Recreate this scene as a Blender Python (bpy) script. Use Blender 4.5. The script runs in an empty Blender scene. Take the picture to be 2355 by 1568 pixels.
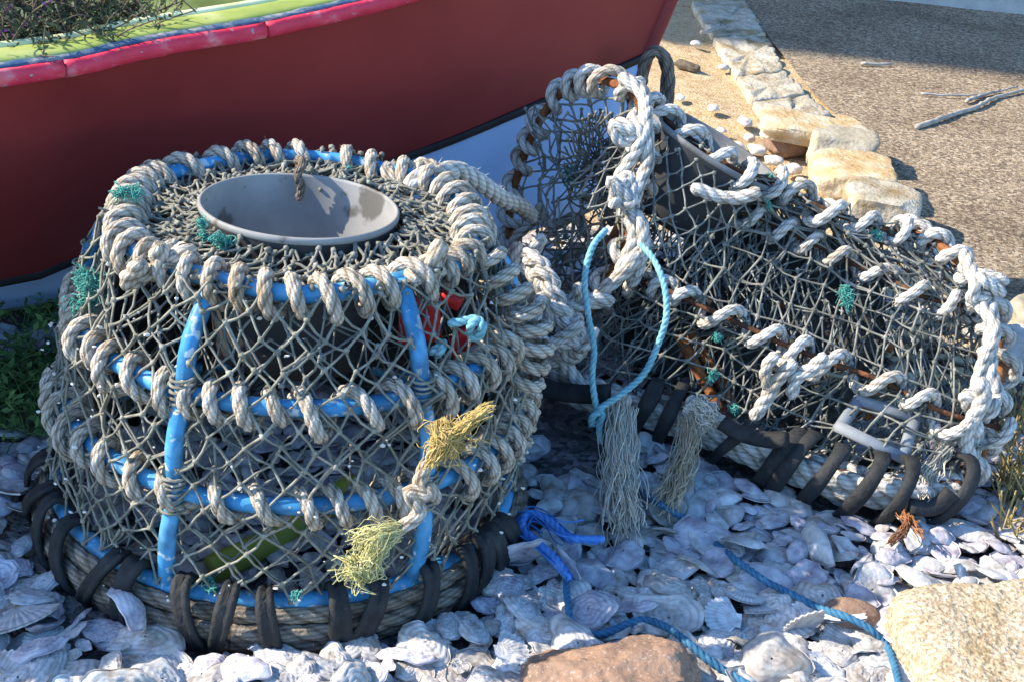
import bpy, math, random
import numpy as np
from mathutils import Vector, Matrix, noise as mnoise

random.seed(7)
rng = np.random.default_rng(7)
sc = bpy.context.scene
COL = sc.collection
PI = math.pi

# ------------------------------------------------------------------ camera
CAM_H = 1.2
PITCH = math.radians(27.0)
ROLL = math.radians(6.0)
FPX = 3100.0            # focal length in pixels of a 2355 px wide picture
CX, CY = 1177.5, 784.0
right = np.array([1.0, 0, 0])
fwd = np.array([0, math.cos(PITCH), -math.sin(PITCH)])
up = np.array([0, math.sin(PITCH), math.cos(PITCH)])
RR = math.cos(ROLL) * right + math.sin(ROLL) * up
RU = -math.sin(ROLL) * right + math.cos(ROLL) * up
CAMP = np.array([0, 0, CAM_H])


def ray(px, py):
    return fwd * FPX + RR * (px - CX) + RU * (CY - py)


def U(px, py, z=0.0):
    """world point at height z seen at that place of the photograph"""
    d = ray(px, py)
    return CAMP + d * ((z - CAM_H) / d[2])


def UY(px, py, y):
    """world point at ground distance y"""
    d = ray(px, py)
    return CAMP + d * (y / d[1])


def project(P):
    q = np.asarray(P) - CAMP
    dz = q @ fwd
    return CX + FPX * (q @ RR) / dz, CY - FPX * (q @ RU) / dz, dz


cam_d = bpy.data.cameras.new("camera")
cam_d.sensor_width = 36.0
cam_d.lens = FPX / 2355.0 * 36.0
cam_d.clip_start = 0.05
cam_d.clip_end = 500.0
cam = bpy.data.objects.new("camera", cam_d)
COL.objects.link(cam)
M = Matrix.Identity(4)
for i in range(3):
    M[i][0] = RR[i]
    M[i][1] = RU[i]
    M[i][2] = -fwd[i]
    M[i][3] = CAMP[i]
cam.matrix_world = M
sc.camera = cam

# ------------------------------------------------------------------ light
SUN_EL = math.radians(36)
SUN_H = np.array([-0.99, -0.03])
SUN_H = SUN_H / np.linalg.norm(SUN_H)
to_sun = Vector((SUN_H[0] * math.cos(SUN_EL), SUN_H[1] * math.cos(SUN_EL), math.sin(SUN_EL)))
sd = bpy.data.lights.new("sun", 'SUN')
sd.energy = 9.5
sd.angle = math.radians(0.53)
sd.color = (1.0, 0.89, 0.72)
so = bpy.data.objects.new("sun", sd)
so.rotation_euler = to_sun.to_track_quat('Z', 'Y').to_euler()
so.location = (-3, 1, 5)
COL.objects.link(so)

world = bpy.data.worlds.new("World")
sc.world = world
world.use_nodes = True
wn = world.node_tree
wn.nodes.clear()
wo = wn.nodes.new('ShaderNodeOutputWorld')
wb = wn.nodes.new('ShaderNodeBackground')
sky = wn.nodes.new('ShaderNodeTexSky')
sky.sky_type = 'NISHITA'
sky.sun_disc = False
sky.sun_elevation = SUN_EL
sky.sun_rotation = math.atan2(SUN_H[0], SUN_H[1])
sky.air_density = 1.0
sky.dust_density = 0.6
sky.ozone_density = 2.0
hs = wn.nodes.new('ShaderNodeHueSaturation')
hs.inputs['Saturation'].default_value = 1.27
wb.inputs['Strength'].default_value = 0.46
wn.links.new(sky.outputs[0], hs.inputs['Color'])
wn.links.new(hs.outputs[0], wb.inputs['Color'])
wn.links.new(wb.outputs[0], wo.inputs['Surface'])
sc.view_settings.view_transform = 'Standard'
sc.view_settings.look = 'None'
sc.view_settings.exposure = 0
sc.view_settings.gamma = 1


# ------------------------------------------------------------------ materials
def mat(name, stops, scale=20.0, rough=0.8, detail=6.0, bump=0.3, bscale=None, bdist=0.002,
        distort=0.0, rand=0.0, spec=0.3, speck=None, metal=0.0, coat=0.0, stretch=None, vor=None, groove=None, patch=None, yarn=None):
    """procedural surface: noise through a ramp, optional speckles, optional per-object tint, bump"""
    m = bpy.data.materials.new(name)
    m.use_nodes = True
    nt = m.node_tree
    bs = nt.nodes['Principled BSDF']
    tc = nt.nodes.new('ShaderNodeTexCoord')
    co = tc.outputs['Object']
    if stretch:
        mp = nt.nodes.new('ShaderNodeMapping')
        mp.inputs['Scale'].default_value = stretch
        nt.links.new(co, mp.inputs['Vector'])
        co = mp.outputs['Vector']
    oi = None
    if rand > 0:
        oi = nt.nodes.new('ShaderNodeObjectInfo')
        ad = nt.nodes.new('ShaderNodeVectorMath')
        ad.operation = 'ADD'
        ml = nt.nodes.new('ShaderNodeMath')
        ml.operation = 'MULTIPLY'
        ml.inputs[1].default_value = 37.0
        nt.links.new(oi.outputs['Random'], ml.inputs[0])
        nt.links.new(co, ad.inputs[0])
        nt.links.new(ml.outputs[0], ad.inputs[1])
        co = ad.outputs[0]
    nz = nt.nodes.new('ShaderNodeTexNoise')
    nz.inputs['Scale'].default_value = scale
    nz.inputs['Detail'].default_value = detail
    nz.inputs['Roughness'].default_value = 0.62
    nz.inputs['Distortion'].default_value = distort
    nt.links.new(co, nz.inputs['Vector'])
    rp = nt.nodes.new('ShaderNodeValToRGB')
    el = rp.color_ramp.elements
    while len(el) < len(stops):
        el.new(0.5)
    for e, (p, c) in zip(el, stops):
        e.position = p
        e.color = (c[0], c[1], c[2], 1)
    nt.links.new(nz.outputs['Fac'], rp.inputs['Fac'])
    colr = rp.outputs['Color']

    def mixc(fac, a, b, mode='MIX'):
        mx = nt.nodes.new('ShaderNodeMix')
        mx.data_type = 'RGBA'
        mx.blend_type = mode
        if hasattr(fac, 'node'):
            nt.links.new(fac, mx.inputs[0])
        else:
            mx.inputs[0].default_value = fac
        for s, v in ((mx.inputs[6], a), (mx.inputs[7], b)):
            if hasattr(v, 'node'):
                nt.links.new(v, s)
            else:
                s.default_value = (v[0], v[1], v[2], 1)
        return mx.outputs[2]
    if vor:
        vs, vr, c2 = vor          # scale, strength, colour
        vo = nt.nodes.new('ShaderNodeTexVoronoi')
        vo.inputs['Scale'].default_value = vs
        nt.links.new(co, vo.inputs['Vector'])
        sp = nt.nodes.new('ShaderNodeSeparateColor')
        nt.links.new(vo.outputs['Color'], sp.inputs[0])
        r2 = nt.nodes.new('ShaderNodeValToRGB')
        e2 = r2.color_ramp.elements
        while len(e2) < len(c2):
            e2.new(.5)
        for k, c in enumerate(c2):
            e2[k].position = k / (len(c2) - 1)
            e2[k].color = (c[0], c[1], c[2], 1)
        nt.links.new(sp.outputs[0], r2.inputs['Fac'])
        colr = mixc(vr, colr, r2.outputs['Color'])
    if speck:
        ss, lo, hi, c = speck
        n2 = nt.nodes.new('ShaderNodeTexNoise')
        n2.inputs['Scale'].default_value = ss
        n2.inputs['Detail'].default_value = 3.0
        nt.links.new(co, n2.inputs['Vector'])
        mr = nt.nodes.new('ShaderNodeMapRange')
        mr.inputs['From Min'].default_value = lo
        mr.inputs['From Max'].default_value = hi
        nt.links.new(n2.outputs['Fac'], mr.inputs['Value'])
        colr = mixc(mr.outputs[0], colr, c)
    if patch:
        ps, lo, hi, c = patch
        n4 = nt.nodes.new('ShaderNodeTexNoise')
        n4.inputs['Scale'].default_value = ps
        n4.inputs['Detail'].default_value = 5.0
        nt.links.new(co, n4.inputs['Vector'])
        mr = nt.nodes.new('ShaderNodeMapRange')
        mr.inputs['From Min'].default_value = lo
        mr.inputs['From Max'].default_value = hi
        nt.links.new(n4.outputs['Fac'], mr.inputs['Value'])
        colr = mixc(mr.outputs[0], colr, mixc(1.0, colr, c, 'MULTIPLY'))
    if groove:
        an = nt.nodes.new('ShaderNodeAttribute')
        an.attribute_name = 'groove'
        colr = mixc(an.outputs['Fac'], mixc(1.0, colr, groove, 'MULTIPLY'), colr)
    if rand > 0:
        mr = nt.nodes.new('ShaderNodeMapRange')
        mr.inputs['To Min'].default_value = 1.0 - rand
        mr.inputs['To Max'].default_value = 1.0 + rand * 0.25
        nt.links.new(oi.outputs['Random'], mr.inputs['Value'])
        colr = mixc(1.0, colr, mr.outputs[0], 'MULTIPLY')
    nt.links.new(colr, bs.inputs['Base Color'])
    bs.inputs['Roughness'].default_value = rough
    bs.inputs['Specular IOR Level'].default_value = spec
    bs.inputs['Metallic'].default_value = metal
    bs.inputs['Coat Weight'].default_value = coat
    hgt = None
    if yarn:
        ay = nt.nodes.new('ShaderNodeAttribute')
        ay.attribute_name = 'yarn'
        sn = nt.nodes.new('ShaderNodeMath')
        sn.operation = 'SINE'
        nt.links.new(ay.outputs['Fac'], sn.inputs[0])
        hgt = sn.outputs[0]
        mr = nt.nodes.new('ShaderNodeMapRange')
        mr.inputs['From Min'].default_value = -1.0
        mr.inputs['From Max'].default_value = 0.3
        mr.inputs['To Min'].default_value = yarn
        mr.inputs['To Max'].default_value = 1.0
        nt.links.new(hgt, mr.inputs['Value'])
        nt.links.new(mixc(1.0, colr, mr.outputs[0], 'MULTIPLY'), bs.inputs['Base Color'])
    if bump > 0:
        n3 = nt.nodes.new('ShaderNodeTexNoise')
        n3.inputs['Scale'].default_value = bscale or scale * 3
        n3.inputs['Detail'].default_value = 5.0
        nt.links.new(co, n3.inputs['Vector'])
        bp = nt.nodes.new('ShaderNodeBump')
        bp.inputs['Strength'].default_value = bump
        bp.inputs['Distance'].default_value = bdist
        if hgt is not None:
            ma = nt.nodes.new('ShaderNodeMath')
            ma.operation = 'MULTIPLY_ADD'
            ma.inputs[1].default_value = .16
            nt.links.new(hgt, ma.inputs[0])
            nt.links.new(n3.outputs['Fac'], ma.inputs[2])
            nt.links.new(ma.outputs[0], bp.inputs['Height'])
        else:
            nt.links.new(n3.outputs['Fac'], bp.inputs['Height'])
        nt.links.new(bp.outputs[0], bs.inputs['Normal'])
    return m


MT = {}
MT['asphalt'] = mat('asphalt', patch=(2.2, .48, .66, (.70, .68, .66)), stops=[(.3, (.15, .115, .08)), (.5, (.27, .205, .145)), (.7, (.38, .30, .21))], scale=60,
                    rough=.9, bump=.9, bscale=260, bdist=.004,
                    vor=(135, .72, [(.05, .042, .035), (.16, .12, .085), (.27, .21, .15), (.42, .32, .21), (.62, .53, .40)]))
MT['sand'] = mat('sand', [(.3, (.36, .22, .09)), (.5, (.54, .37, .19)), (.7, (.68, .53, .33))], scale=18, rough=.95,
                 bump=1.0, bscale=160, bdist=.006,
                 vor=(150, .5, [(.25, .16, .08), (.42, .31, .18), (.55, .44, .29), (.72, .64, .5)]))
MT['earth'] = mat('earth', [(.3, (.03, .026, .022)), (.7, (.10, .085, .07))], scale=25, rough=.95, bump=.8, bdist=.006)
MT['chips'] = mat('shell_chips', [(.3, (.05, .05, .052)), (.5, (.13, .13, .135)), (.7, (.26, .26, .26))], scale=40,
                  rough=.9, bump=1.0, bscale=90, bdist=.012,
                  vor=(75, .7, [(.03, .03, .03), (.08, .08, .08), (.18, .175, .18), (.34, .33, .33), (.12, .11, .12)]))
MT['shell_a'] = mat('shell_white', groove=(.44, .43, .43), patch=(45, .5, .68, (.66, .62, .58)), stops= [(.25, (.50, .50, .51)), (.45, (.70, .70, .70)), (.7, (.85, .84, .82))], scale=38,
                    rough=.62, bump=.8, bscale=140, bdist=.003, rand=.32, distort=1.2)
MT['shell_b'] = mat('shell_purple', groove=(.42, .39, .42), patch=(40, .5, .66, (.74, .70, .74)), stops= [(.25, (.40, .36, .44)), (.45, (.66, .64, .69)), (.7, (.84, .83, .84))], scale=30,
                    rough=.65, bump=.8, bscale=130, bdist=.003, rand=.36, distort=2.0)
MT['shell_c'] = mat('shell_tan', groove=(.44, .40, .36), patch=(40, .5, .66, (.76, .69, .61)), stops= [(.3, (.46, .42, .39)), (.5, (.68, .65, .62)), (.7, (.82, .80, .77))], scale=34,
                    rough=.7, bump=.7, bscale=110, bdist=.0025, rand=.35, distort=1.5)
MT['hull'] = mat('hull_red_paint', [(.25, (.25, .034, .032)), (.6, (.31, .043, .040)), (.8, (.36, .055, .050))], scale=2.2,
                 rough=.45, bump=.12, bscale=9, bdist=.003, spec=.25, speck=(340, .69, .74, (.36, .08, .08)), patch=(3.5, .45, .75, (.72, .70, .72)))
MT['antifoul'] = mat('grey_blue_bottom_paint', [(.3, (.36, .54, .86)), (.7, (.44, .62, .93))], scale=5, rough=.55, bump=.1, bdist=.002)
MT['black_paint'] = mat('black_boot_top', [(.3, (.012, .011, .012)), (.7, (.03, .027, .028))], scale=20, rough=.6, bump=.1)
MT['rail'] = mat('pink_red_rail', [(.30, (.58, .025, .06)), (.54, (.70, .045, .09)), (.64, (.72, .16, .19)), (.74, (.50, .44, .45))], scale=16,
                 rough=.55, bump=.5, bscale=50, bdist=.004, stretch=(1, 1, 1.6), speck=(70, .66, .72, (.30, .30, .34)))
MT['chipblue'] = mat('chipped_blue_trim', [(.35, (.02, .07, .16)), (.5, (.06, .11, .18)), (.62, (.26, .27, .28)), (.72, (.46, .26, .28))], scale=26,
                     rough=.75, bump=.7, bscale=60, bdist=.004)
MT['lime'] = mat('lime_paint', [(.3, (.20, .27, .07)), (.6, (.32, .38, .10)), (.75, (.42, .46, .20))], scale=9, rough=.45, bump=.25,
                 bdist=.002, speck=(60, .68, .73, (.16, .2, .1)))
MT['limedark'] = mat('faded_green_deck', [(.3, (.10, .15, .045)), (.6, (.17, .22, .07)), (.75, (.24, .28, .12))], scale=9, rough=.6, bump=.3, bdist=.002, patch=(6, .5, .65, (.6, .6, .55)))
MT['limelit'] = mat('sunlit_lime_edge', [(.3, (.55, .6, .3)), (.7, (.75, .76, .5))], scale=14, rough=.5, bump=.3)  # lime lightened so the inner gunwale edge looks sunlit
MT['soil'] = mat('soil', [(.3, (.02, .016, .012)), (.7, (.09, .07, .05))], scale=30, rough=.95, bump=1, bdist=.01)
MT['rope'] = mat('beige_rope', yarn=.66, groove=(.30, .25, .20), patch=(9, .54, .72, (.72, .62, .50)), stops= [(.26, (.34, .28, .20)), (.42, (.56, .49, .39)), (.56, (.66, .60, .51)), (.74, (.79, .76, .69))], scale=42, rough=.95,
                 bump=.9, bscale=330, bdist=.0022, speck=(150, .63, .70, (.72, .70, .66)))
MT['ropew'] = mat('white_rope', yarn=.70, groove=(.34, .31, .28), patch=(8, .54, .72, (.68, .60, .50)), stops= [(.24, (.42, .37, .30)), (.40, (.66, .63, .57)), (.56, (.76, .74, .70)), (.76, (.84, .83, .80))], scale=40, rough=.95,
                  bump=.9, bscale=330, bdist=.0022, speck=(60, .66, .72, (.40, .30, .20)))
MT['ropeb'] = mat('brown_base_rope', yarn=.6, groove=(.35, .3, .26), stops= [(.28, (.13, .095, .065)), (.48, (.27, .22, .17)), (.64, (.36, .31, .25)), (.78, (.42, .27, .13))], scale=16, rough=.92,
                  bump=.9, bscale=220, bdist=.003, speck=(240, .66, .7, (.6, .58, .55)))
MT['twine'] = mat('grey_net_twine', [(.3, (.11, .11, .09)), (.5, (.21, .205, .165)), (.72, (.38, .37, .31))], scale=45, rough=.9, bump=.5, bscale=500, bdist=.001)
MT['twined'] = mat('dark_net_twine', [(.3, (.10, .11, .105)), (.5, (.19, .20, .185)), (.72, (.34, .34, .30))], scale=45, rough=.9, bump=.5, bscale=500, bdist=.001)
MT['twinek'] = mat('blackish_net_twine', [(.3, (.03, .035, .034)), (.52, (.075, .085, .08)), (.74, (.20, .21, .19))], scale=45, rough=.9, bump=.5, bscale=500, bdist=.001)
MT['rustd'] = mat('dark_rusty_steel', [(.3, (.03, .016, .01)), (.5, (.09, .038, .02)), (.72, (.24, .09, .035))], scale=40, rough=.9, bump=.9, bdist=.003)
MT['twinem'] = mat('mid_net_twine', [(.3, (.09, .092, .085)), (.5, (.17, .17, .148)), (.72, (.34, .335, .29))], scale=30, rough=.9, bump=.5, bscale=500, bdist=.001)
MT['blue'] = mat('blue_hose', patch=(22, .47, .62, (.50, .52, .52)), stops= [(.3, (.035, .21, .44)), (.55, (.07, .31, .57)), (.75, (.18, .44, .64))], scale=14, rough=.42, bump=.2, bdist=.001,
                 speck=(70, .60, .66, (.50, .60, .66)))
MT['rubber'] = mat('black_rubber', [(.3, (.012, .013, .014)), (.6, (.028, .029, .03)), (.8, (.06, .06, .06))], scale=30, rough=.72, bump=.8, bscale=120, bdist=.003)
MT['darksheet'] = mat('dark_inner_sheet', [(.3, (.014, .015, .015)), (.55, (.04, .042, .04)), (.75, (.10, .10, .09))], scale=90, rough=.9, bump=1, bscale=200, bdist=.004)  # for the solid sheets that darken the inside of both pots
MT['rust'] = mat('rusty_steel', [(.3, (.07, .025, .012)), (.5, (.20, .07, .025)), (.7, (.34, .14, .05))], scale=40, rough=.9, bump=.9, bdist=.003)
MT['plastic'] = mat('grey_plastic', patch=(15, .60, .66, (.42, .40, .37)), stops= [(.3, (.20, .20, .20)), (.55, (.27, .27, .265)), (.8, (.36, .36, .35))], scale=9, rough=.55, bump=.2, bscale=60, bdist=.001,
                    speck=(26, .70, .74, (.16, .155, .14)))
MT['plasticm'] = mat('weathered_dark_plastic', [(.3, (.11, .115, .12)), (.55, (.17, .175, .18)), (.8, (.25, .25, .25))], scale=12, rough=.6, bump=.3, bscale=60, bdist=.001, patch=(14, .55, .68, (.5, .5, .5)))
MT['plasticshade'] = mat('shaded_plastic', [(.3, (.028, .030, .033)), (.7, (.055, .056, .058))], scale=12, rough=.6, bump=.2, speck=(60, .7, .74, (.4, .4, .38)))  # funnel outside: darker copy, its shade put into the colour
MT['teal'] = mat('teal_twine', [(.3, (.04, .24, .20)), (.6, (.12, .40, .34)), (.8, (.38, .60, .54))], scale=60, rough=.9, bump=.5)
MT['cyan'] = mat('pale_cyan_twine', groove=(.45, .5, .5), stops= [(.3, (.14, .36, .42)), (.55, (.24, .50, .56)), (.75, (.50, .68, .70))], scale=50, rough=.9, bump=.6, bscale=300)
MT['bluerope'] = mat('blue_rope', groove=(.4, .42, .45), stops= [(.3, (.03, .13, .25)), (.6, (.06, .21, .35)), (.8, (.22, .40, .52))], scale=40, rough=.8, bump=.6, bscale=300)
MT['brightblue'] = mat('bright_blue_twine', [(.3, (.04, .15, .45)), (.6, (.08, .24, .60)), (.8, (.25, .4, .68))], scale=40, rough=.8, bump=.4)
MT['gold'] = mat('golden_frayed_twine', [(.3, (.42, .29, .09)), (.6, (.62, .47, .18)), (.8, (.72, .62, .32))], scale=60, rough=.9, bump=.3)
MT['yellowtuft'] = mat('pale_yellow_fibre', [(.3, (.46, .42, .16)), (.6, (.62, .58, .28)), (.8, (.72, .7, .45))], scale=60, rough=.9, bump=.3)
MT['fibre'] = mat('frayed_fibre', [(.3, (.60, .52, .41)), (.6, (.74, .67, .56)), (.8, (.82, .78, .70))], scale=60, rough=.95, bump=.3)
MT['fibreb'] = mat('brown_fibre', [(.3, (.44, .34, .21)), (.6, (.56, .47, .34)), (.8, (.66, .60, .49))], scale=60, rough=.95, bump=.3)
MT['orange'] = mat('orange_twine', [(.3, (.26, .10, .04)), (.7, (.40, .18, .08))], scale=50, rough=.85, bump=.4)
MT['red'] = mat('red_plastic', [(.3, (.42, .015, .02)), (.7, (.58, .03, .03))], scale=20, rough=.4, bump=.1)
MT['ypipe'] = mat('yellow_green_plastic', [(.3, (.20, .23, .03)), (.7, (.33, .35, .06))], scale=12, rough=.5, bump=.2)
MT['granite'] = mat('tan_granite', patch=(5, .5, .66, (.85, .66, .36)), stops= [(.3, (.30, .21, .11)), (.5, (.43, .34, .22)), (.7, (.56, .48, .36))], scale=26, rough=.92, bump=1, bscale=130, bdist=.006,
                    vor=(240, .55, [(.14, .10, .06), (.36, .28, .18), (.50, .42, .31), (.66, .60, .5)]))
MT['ochre'] = mat('ochre_stone', patch=(7, .5, .62, (.72, .58, .42)), stops= [(.28, (.36, .22, .10)), (.42, (.50, .36, .19)), (.54, (.58, .48, .33)), (.70, (.68, .64, .56))], scale=13, rough=.9, bump=1, bscale=70, bdist=.006)
MT['whitestone'] = mat('white_stone', rand=.4, stops= [(.3, (.52, .46, .36)), (.5, (.66, .64, .6)), (.75, (.76, .75, .72))], scale=15, rough=.9, bump=1, bscale=70, bdist=.005)
MT['greystone'] = mat('grey_stone', [(.3, (.28, .24, .17)), (.5, (.40, .36, .28)), (.75, (.52, .49, .42))], scale=15, rough=.9, bump=1, bscale=70, bdist=.005)
MT['brownstone'] = mat('brown_stone', [(.28, (.13, .10, .085)), (.45, (.24, .155, .11)), (.6, (.31, .195, .13)), (.75, (.34, .30, .27))], scale=11, rough=.85, bump=1, bscale=60, bdist=.005,
                       speck=(260, .60, .70, (.40, .33, .28)))
MT['slab'] = mat('cream_slab', rand=.3, patch=(10, .48, .66, (.62, .52, .36)), stops= [(.3, (.34, .29, .20)), (.5, (.50, .45, .36)), (.72, (.64, .61, .53))], scale=12, rough=.92, bump=1, bscale=90, bdist=.006,
                 vor=(120, .3, [(.3, .25, .17), (.5, .45, .36), (.66, .62, .54)]))
MT['darkwall'] = mat('dark_house_wall', [(.3, (.05, .055, .06)), (.7, (.16, .165, .17))], scale=6, rough=.9, bump=1, bscale=20, bdist=.02)
MT['kerb'] = mat('grey_kerb', [(.3, (.30, .31, .32)), (.7, (.44, .45, .45))], scale=15, rough=.9, bump=.6, bdist=.004)
MT['drift'] = mat('driftwood', [(.3, (.22, .19, .16)), (.5, (.38, .35, .31)), (.7, (.52, .49, .45))], scale=30, rough=.9, bump=.8, stretch=(1, 1, 6), bdist=.002)
MT['twig'] = mat('twig_bark', [(.3, (.05, .04, .03)), (.6, (.15, .12, .09)), (.8, (.30, .27, .22))], scale=60, rough=.9, bump=.4)
MT['leaf'] = mat('grey_green_leaf', [(.3, (.05, .07, .035)), (.6, (.11, .14, .07)), (.8, (.20, .23, .15))], scale=30, rough=.8, bump=.2, rand=.2)
MT['grass'] = mat('green_grass', [(.3, (.05, .11, .03)), (.6, (.10, .19, .06)), (.8, (.18, .26, .11))], scale=30, rough=.8, bump=.2)
MT['straw'] = mat('dry_straw', [(.3, (.22, .16, .06)), (.6, (.36, .28, .12)), (.8, (.5, .42, .24))], scale=60, rough=.9, bump=.2)
MT['flower'] = mat('purple_petal', [(.3, (.30, .04, .36)), (.7, (.45, .10, .5))], scale=60, rough=.7, bump=.1)
MT['panel'] = mat('grey_panel', [(.3, (.15, .17, .19)), (.7, (.25, .27, .29))], scale=20, rough=.6, bump=.3)


# ------------------------------------------------------------------ mesh helpers
class MB:
    def __init__(self):
        self.v = []
        self.f = []
        self.n = 0
        self.mi = []
        self.a = []
        self.has_a = False
        self.y = []

    def add(self, V, F, mi=0, att=None, yarn=None):
        V = np.asarray(V, float)
        self.v.append(V)
        self.a.append(np.ones(len(V)) if att is None else np.asarray(att, float))
        self.has_a = self.has_a or att is not None
        self.y.append(np.zeros(len(V)) if yarn is None else np.asarray(yarn, float))
        o = self.n
        if isinstance(F, np.ndarray):
            F = (F + o).tolist()
            self.f.extend(F)
        else:
            self.f.extend([[i + o for i in q] for q in F])
            F = F
        self.mi.extend([mi] * len(F))
        self.n += len(V)

    def verts(self):
        return np.concatenate(self.v) if self.v else np.zeros((0, 3))


def mkmesh(name, mb, mats, smooth=True, origin=(0, 0, 0)):
    me = bpy.data.meshes.new(name)
    V = mb.verts() - np.asarray(origin, float)
    me.from_pydata(V.tolist(), [], mb.f)
    if not isinstance(mats, (list, tuple)):
        mats = [mats]
    for m in mats:
        me.materials.append(m)
    if len(mats) > 1:
        me.polygons.foreach_set('material_index', mb.mi)
    if smooth:
        me.polygons.foreach_set('use_smooth', [True] * len(me.polygons))
    if mb.has_a:
        at_ = me.attributes.new('groove', 'FLOAT', 'POINT')
        at_.data.foreach_set('value', np.concatenate(mb.a).astype(np.float32))
        at_ = me.attributes.new('yarn', 'FLOAT', 'POINT')
        at_.data.foreach_set('value', np.concatenate(mb.y).astype(np.float32))
    me.update()
    return me


def tag(o, label=None, cat=None, group=None, kind=None):
    for k, v in (('label', label), ('category', cat), ('group', group), ('kind', kind)):
        if v:
            o[k] = v
    return o


def thing(name, label, cat, loc=(0, 0, 0), group=None):
    o = bpy.data.objects.new(name, None)
    o.empty_display_size = 0.05
    o.location = tuple(float(a) for a in loc)
    COL.objects.link(o)
    return tag(o, label, cat, group)


def wloc(o):
    p = Vector((0, 0, 0))
    while o is not None:
        p = p + Vector(o.location)
        o = o.parent
    return np.array(p)


def part(name, mb, mats, parent, smooth=True, label=None):
    og = wloc(parent)
    me = mkmesh(name, mb, mats, smooth, og)
    o = bpy.data.objects.new(name, me)
    o.parent = parent
    COL.objects.link(o)
    if label:
        o['label'] = label
    return o


def single(name, mb, mats, label, cat, group=None, kind=None, smooth=True, loc=None):
    V = mb.verts()
    if loc is None:
        loc = np.array([V[:, 0].mean(), V[:, 1].mean(), V[:, 2].min()])
    me = mkmesh(name, mb, mats, smooth, loc)
    o = bpy.data.objects.new(name, me)
    o.location = tuple(float(a) for a in loc)
    COL.objects.link(o)
    return tag(o, label, cat, group, kind)


def structure(name, mb, mats, smooth=True):
    me = mkmesh(name, mb, mats, smooth)
    o = bpy.data.objects.new(name, me)
    COL.objects.link(o)
    o['kind'] = 'structure'
    return o


def nrm(a):
    return a / max(np.linalg.norm(a), 1e-9)


def resample(P, step, closed=False):
    P = np.asarray(P, float)
    if closed:
        P = np.vstack([P, P[:1]])
    d = np.linalg.norm(np.diff(P, axis=0), axis=1)
    s = np.concatenate([[0], np.cumsum(d)])
    n = max(2, int(round(s[-1] / step)) + 1)
    t = np.linspace(0, s[-1], n)
    Q = np.stack([np.interp(t, s, P[:, k]) for k in range(3)], 1)
    return Q[:-1] if closed else Q


def smooth_curve(P, step, closed=False):
    """Catmull-Rom through P, resampled evenly"""
    P = np.asarray(P, float)
    n = len(P)
    out = []
    rngi = range(n) if closed else range(n - 1)
    for i in rngi:
        if closed:
            p0, p1, p2, p3 = P[(i - 1) % n], P[i], P[(i + 1) % n], P[(i + 2) % n]
        else:
            p1, p2 = P[i], P[i + 1]
            p0 = P[i - 1] if i > 0 else 2 * p1 - p2
            p3 = P[i + 2] if i + 2 < n else 2 * p2 - p1
        for t in np.linspace(0, 1, 12, endpoint=False):
            out.append(.5 * ((2 * p1) + (-p0 + p2) * t + (2 * p0 - 5 * p1 + 4 * p2 - p3) * t * t + (-p0 + 3 * p1 - 3 * p2 + p3) * t ** 3))
    if not closed:
        out.append(P[-1])
    return resample(out, step, closed)


def frames(P, closed=False):
    n = len(P)
    T = np.empty_like(P)
    if closed:
        T = np.roll(P, -1, 0) - np.roll(P, 1, 0)
    else:
        T[1:-1] = P[2:] - P[:-2]
        T[0] = P[1] - P[0]
        T[-1] = P[-1] - P[-2]
    T /= np.maximum(np.linalg.norm(T, axis=1, keepdims=True), 1e-9)
    N = np.empty_like(P)
    a = np.array([0, 0, 1.0]) if abs(T[0][2]) < .9 else np.array([1.0, 0, 0])
    nn = nrm(a - T[0] * (a @ T[0]))
    for i in range(n):
        nn = nn - T[i] * (nn @ T[i])
        nn = nn / max(np.linalg.norm(nn), 1e-9)
        N[i] = nn
    B = np.cross(T, N)
    return T, N, B


def ring_faces(nr, ns, closed):
    i = np.arange(nr if closed else nr - 1)
    j = np.arange(ns)
    I, J = np.meshgrid(i, j, indexing='ij')
    I2 = (I + 1) % nr
    J2 = (J + 1) % ns
    return np.stack([I * ns + J, I * ns + J2, I2 * ns + J2, I2 * ns + J], -1).reshape(-1, 4)


def tube(mb, P, r, sides=8, closed=False, cap=True, jitter=0.0, mi=0, flat=None, up=None):
    """tube along P, r scalar or per point; flat=(a,b) gives an elliptic section"""
    P = np.asarray(P, float)
    T, N, B = frames(P, closed)
    if up is not None:
        upv = np.asarray(up, float)
        N = upv - T * (T @ upv)[:, None]
        N /= np.maximum(np.linalg.norm(N, axis=1, keepdims=True), 1e-9)
        B = np.cross(T, N)
    th = np.linspace(0, 2 * PI, sides, endpoint=False)
    r = np.broadcast_to(np.asarray(r, float), (len(P),))
    a, b = flat if flat else (1, 1)
    R = r[:, None] * (1 + (rng.random((len(P), sides)) - .5) * jitter)
    V = P[:, None, :] + N[:, None, :] * (a * R * np.cos(th))[..., None] + B[:, None, :] * (b * R * np.sin(th))[..., None]
    F = ring_faces(len(P), sides, closed)
    mb.add(V.reshape(-1, 3), F, mi)
    if cap and not closed:
        o = mb.n - len(P) * sides
        mb.f.append([o + k for k in range(sides)][::-1])
        mb.f.append([o + (len(P) - 1) * sides + k for k in range(sides)])
        mb.mi.extend([mi, mi])


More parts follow.
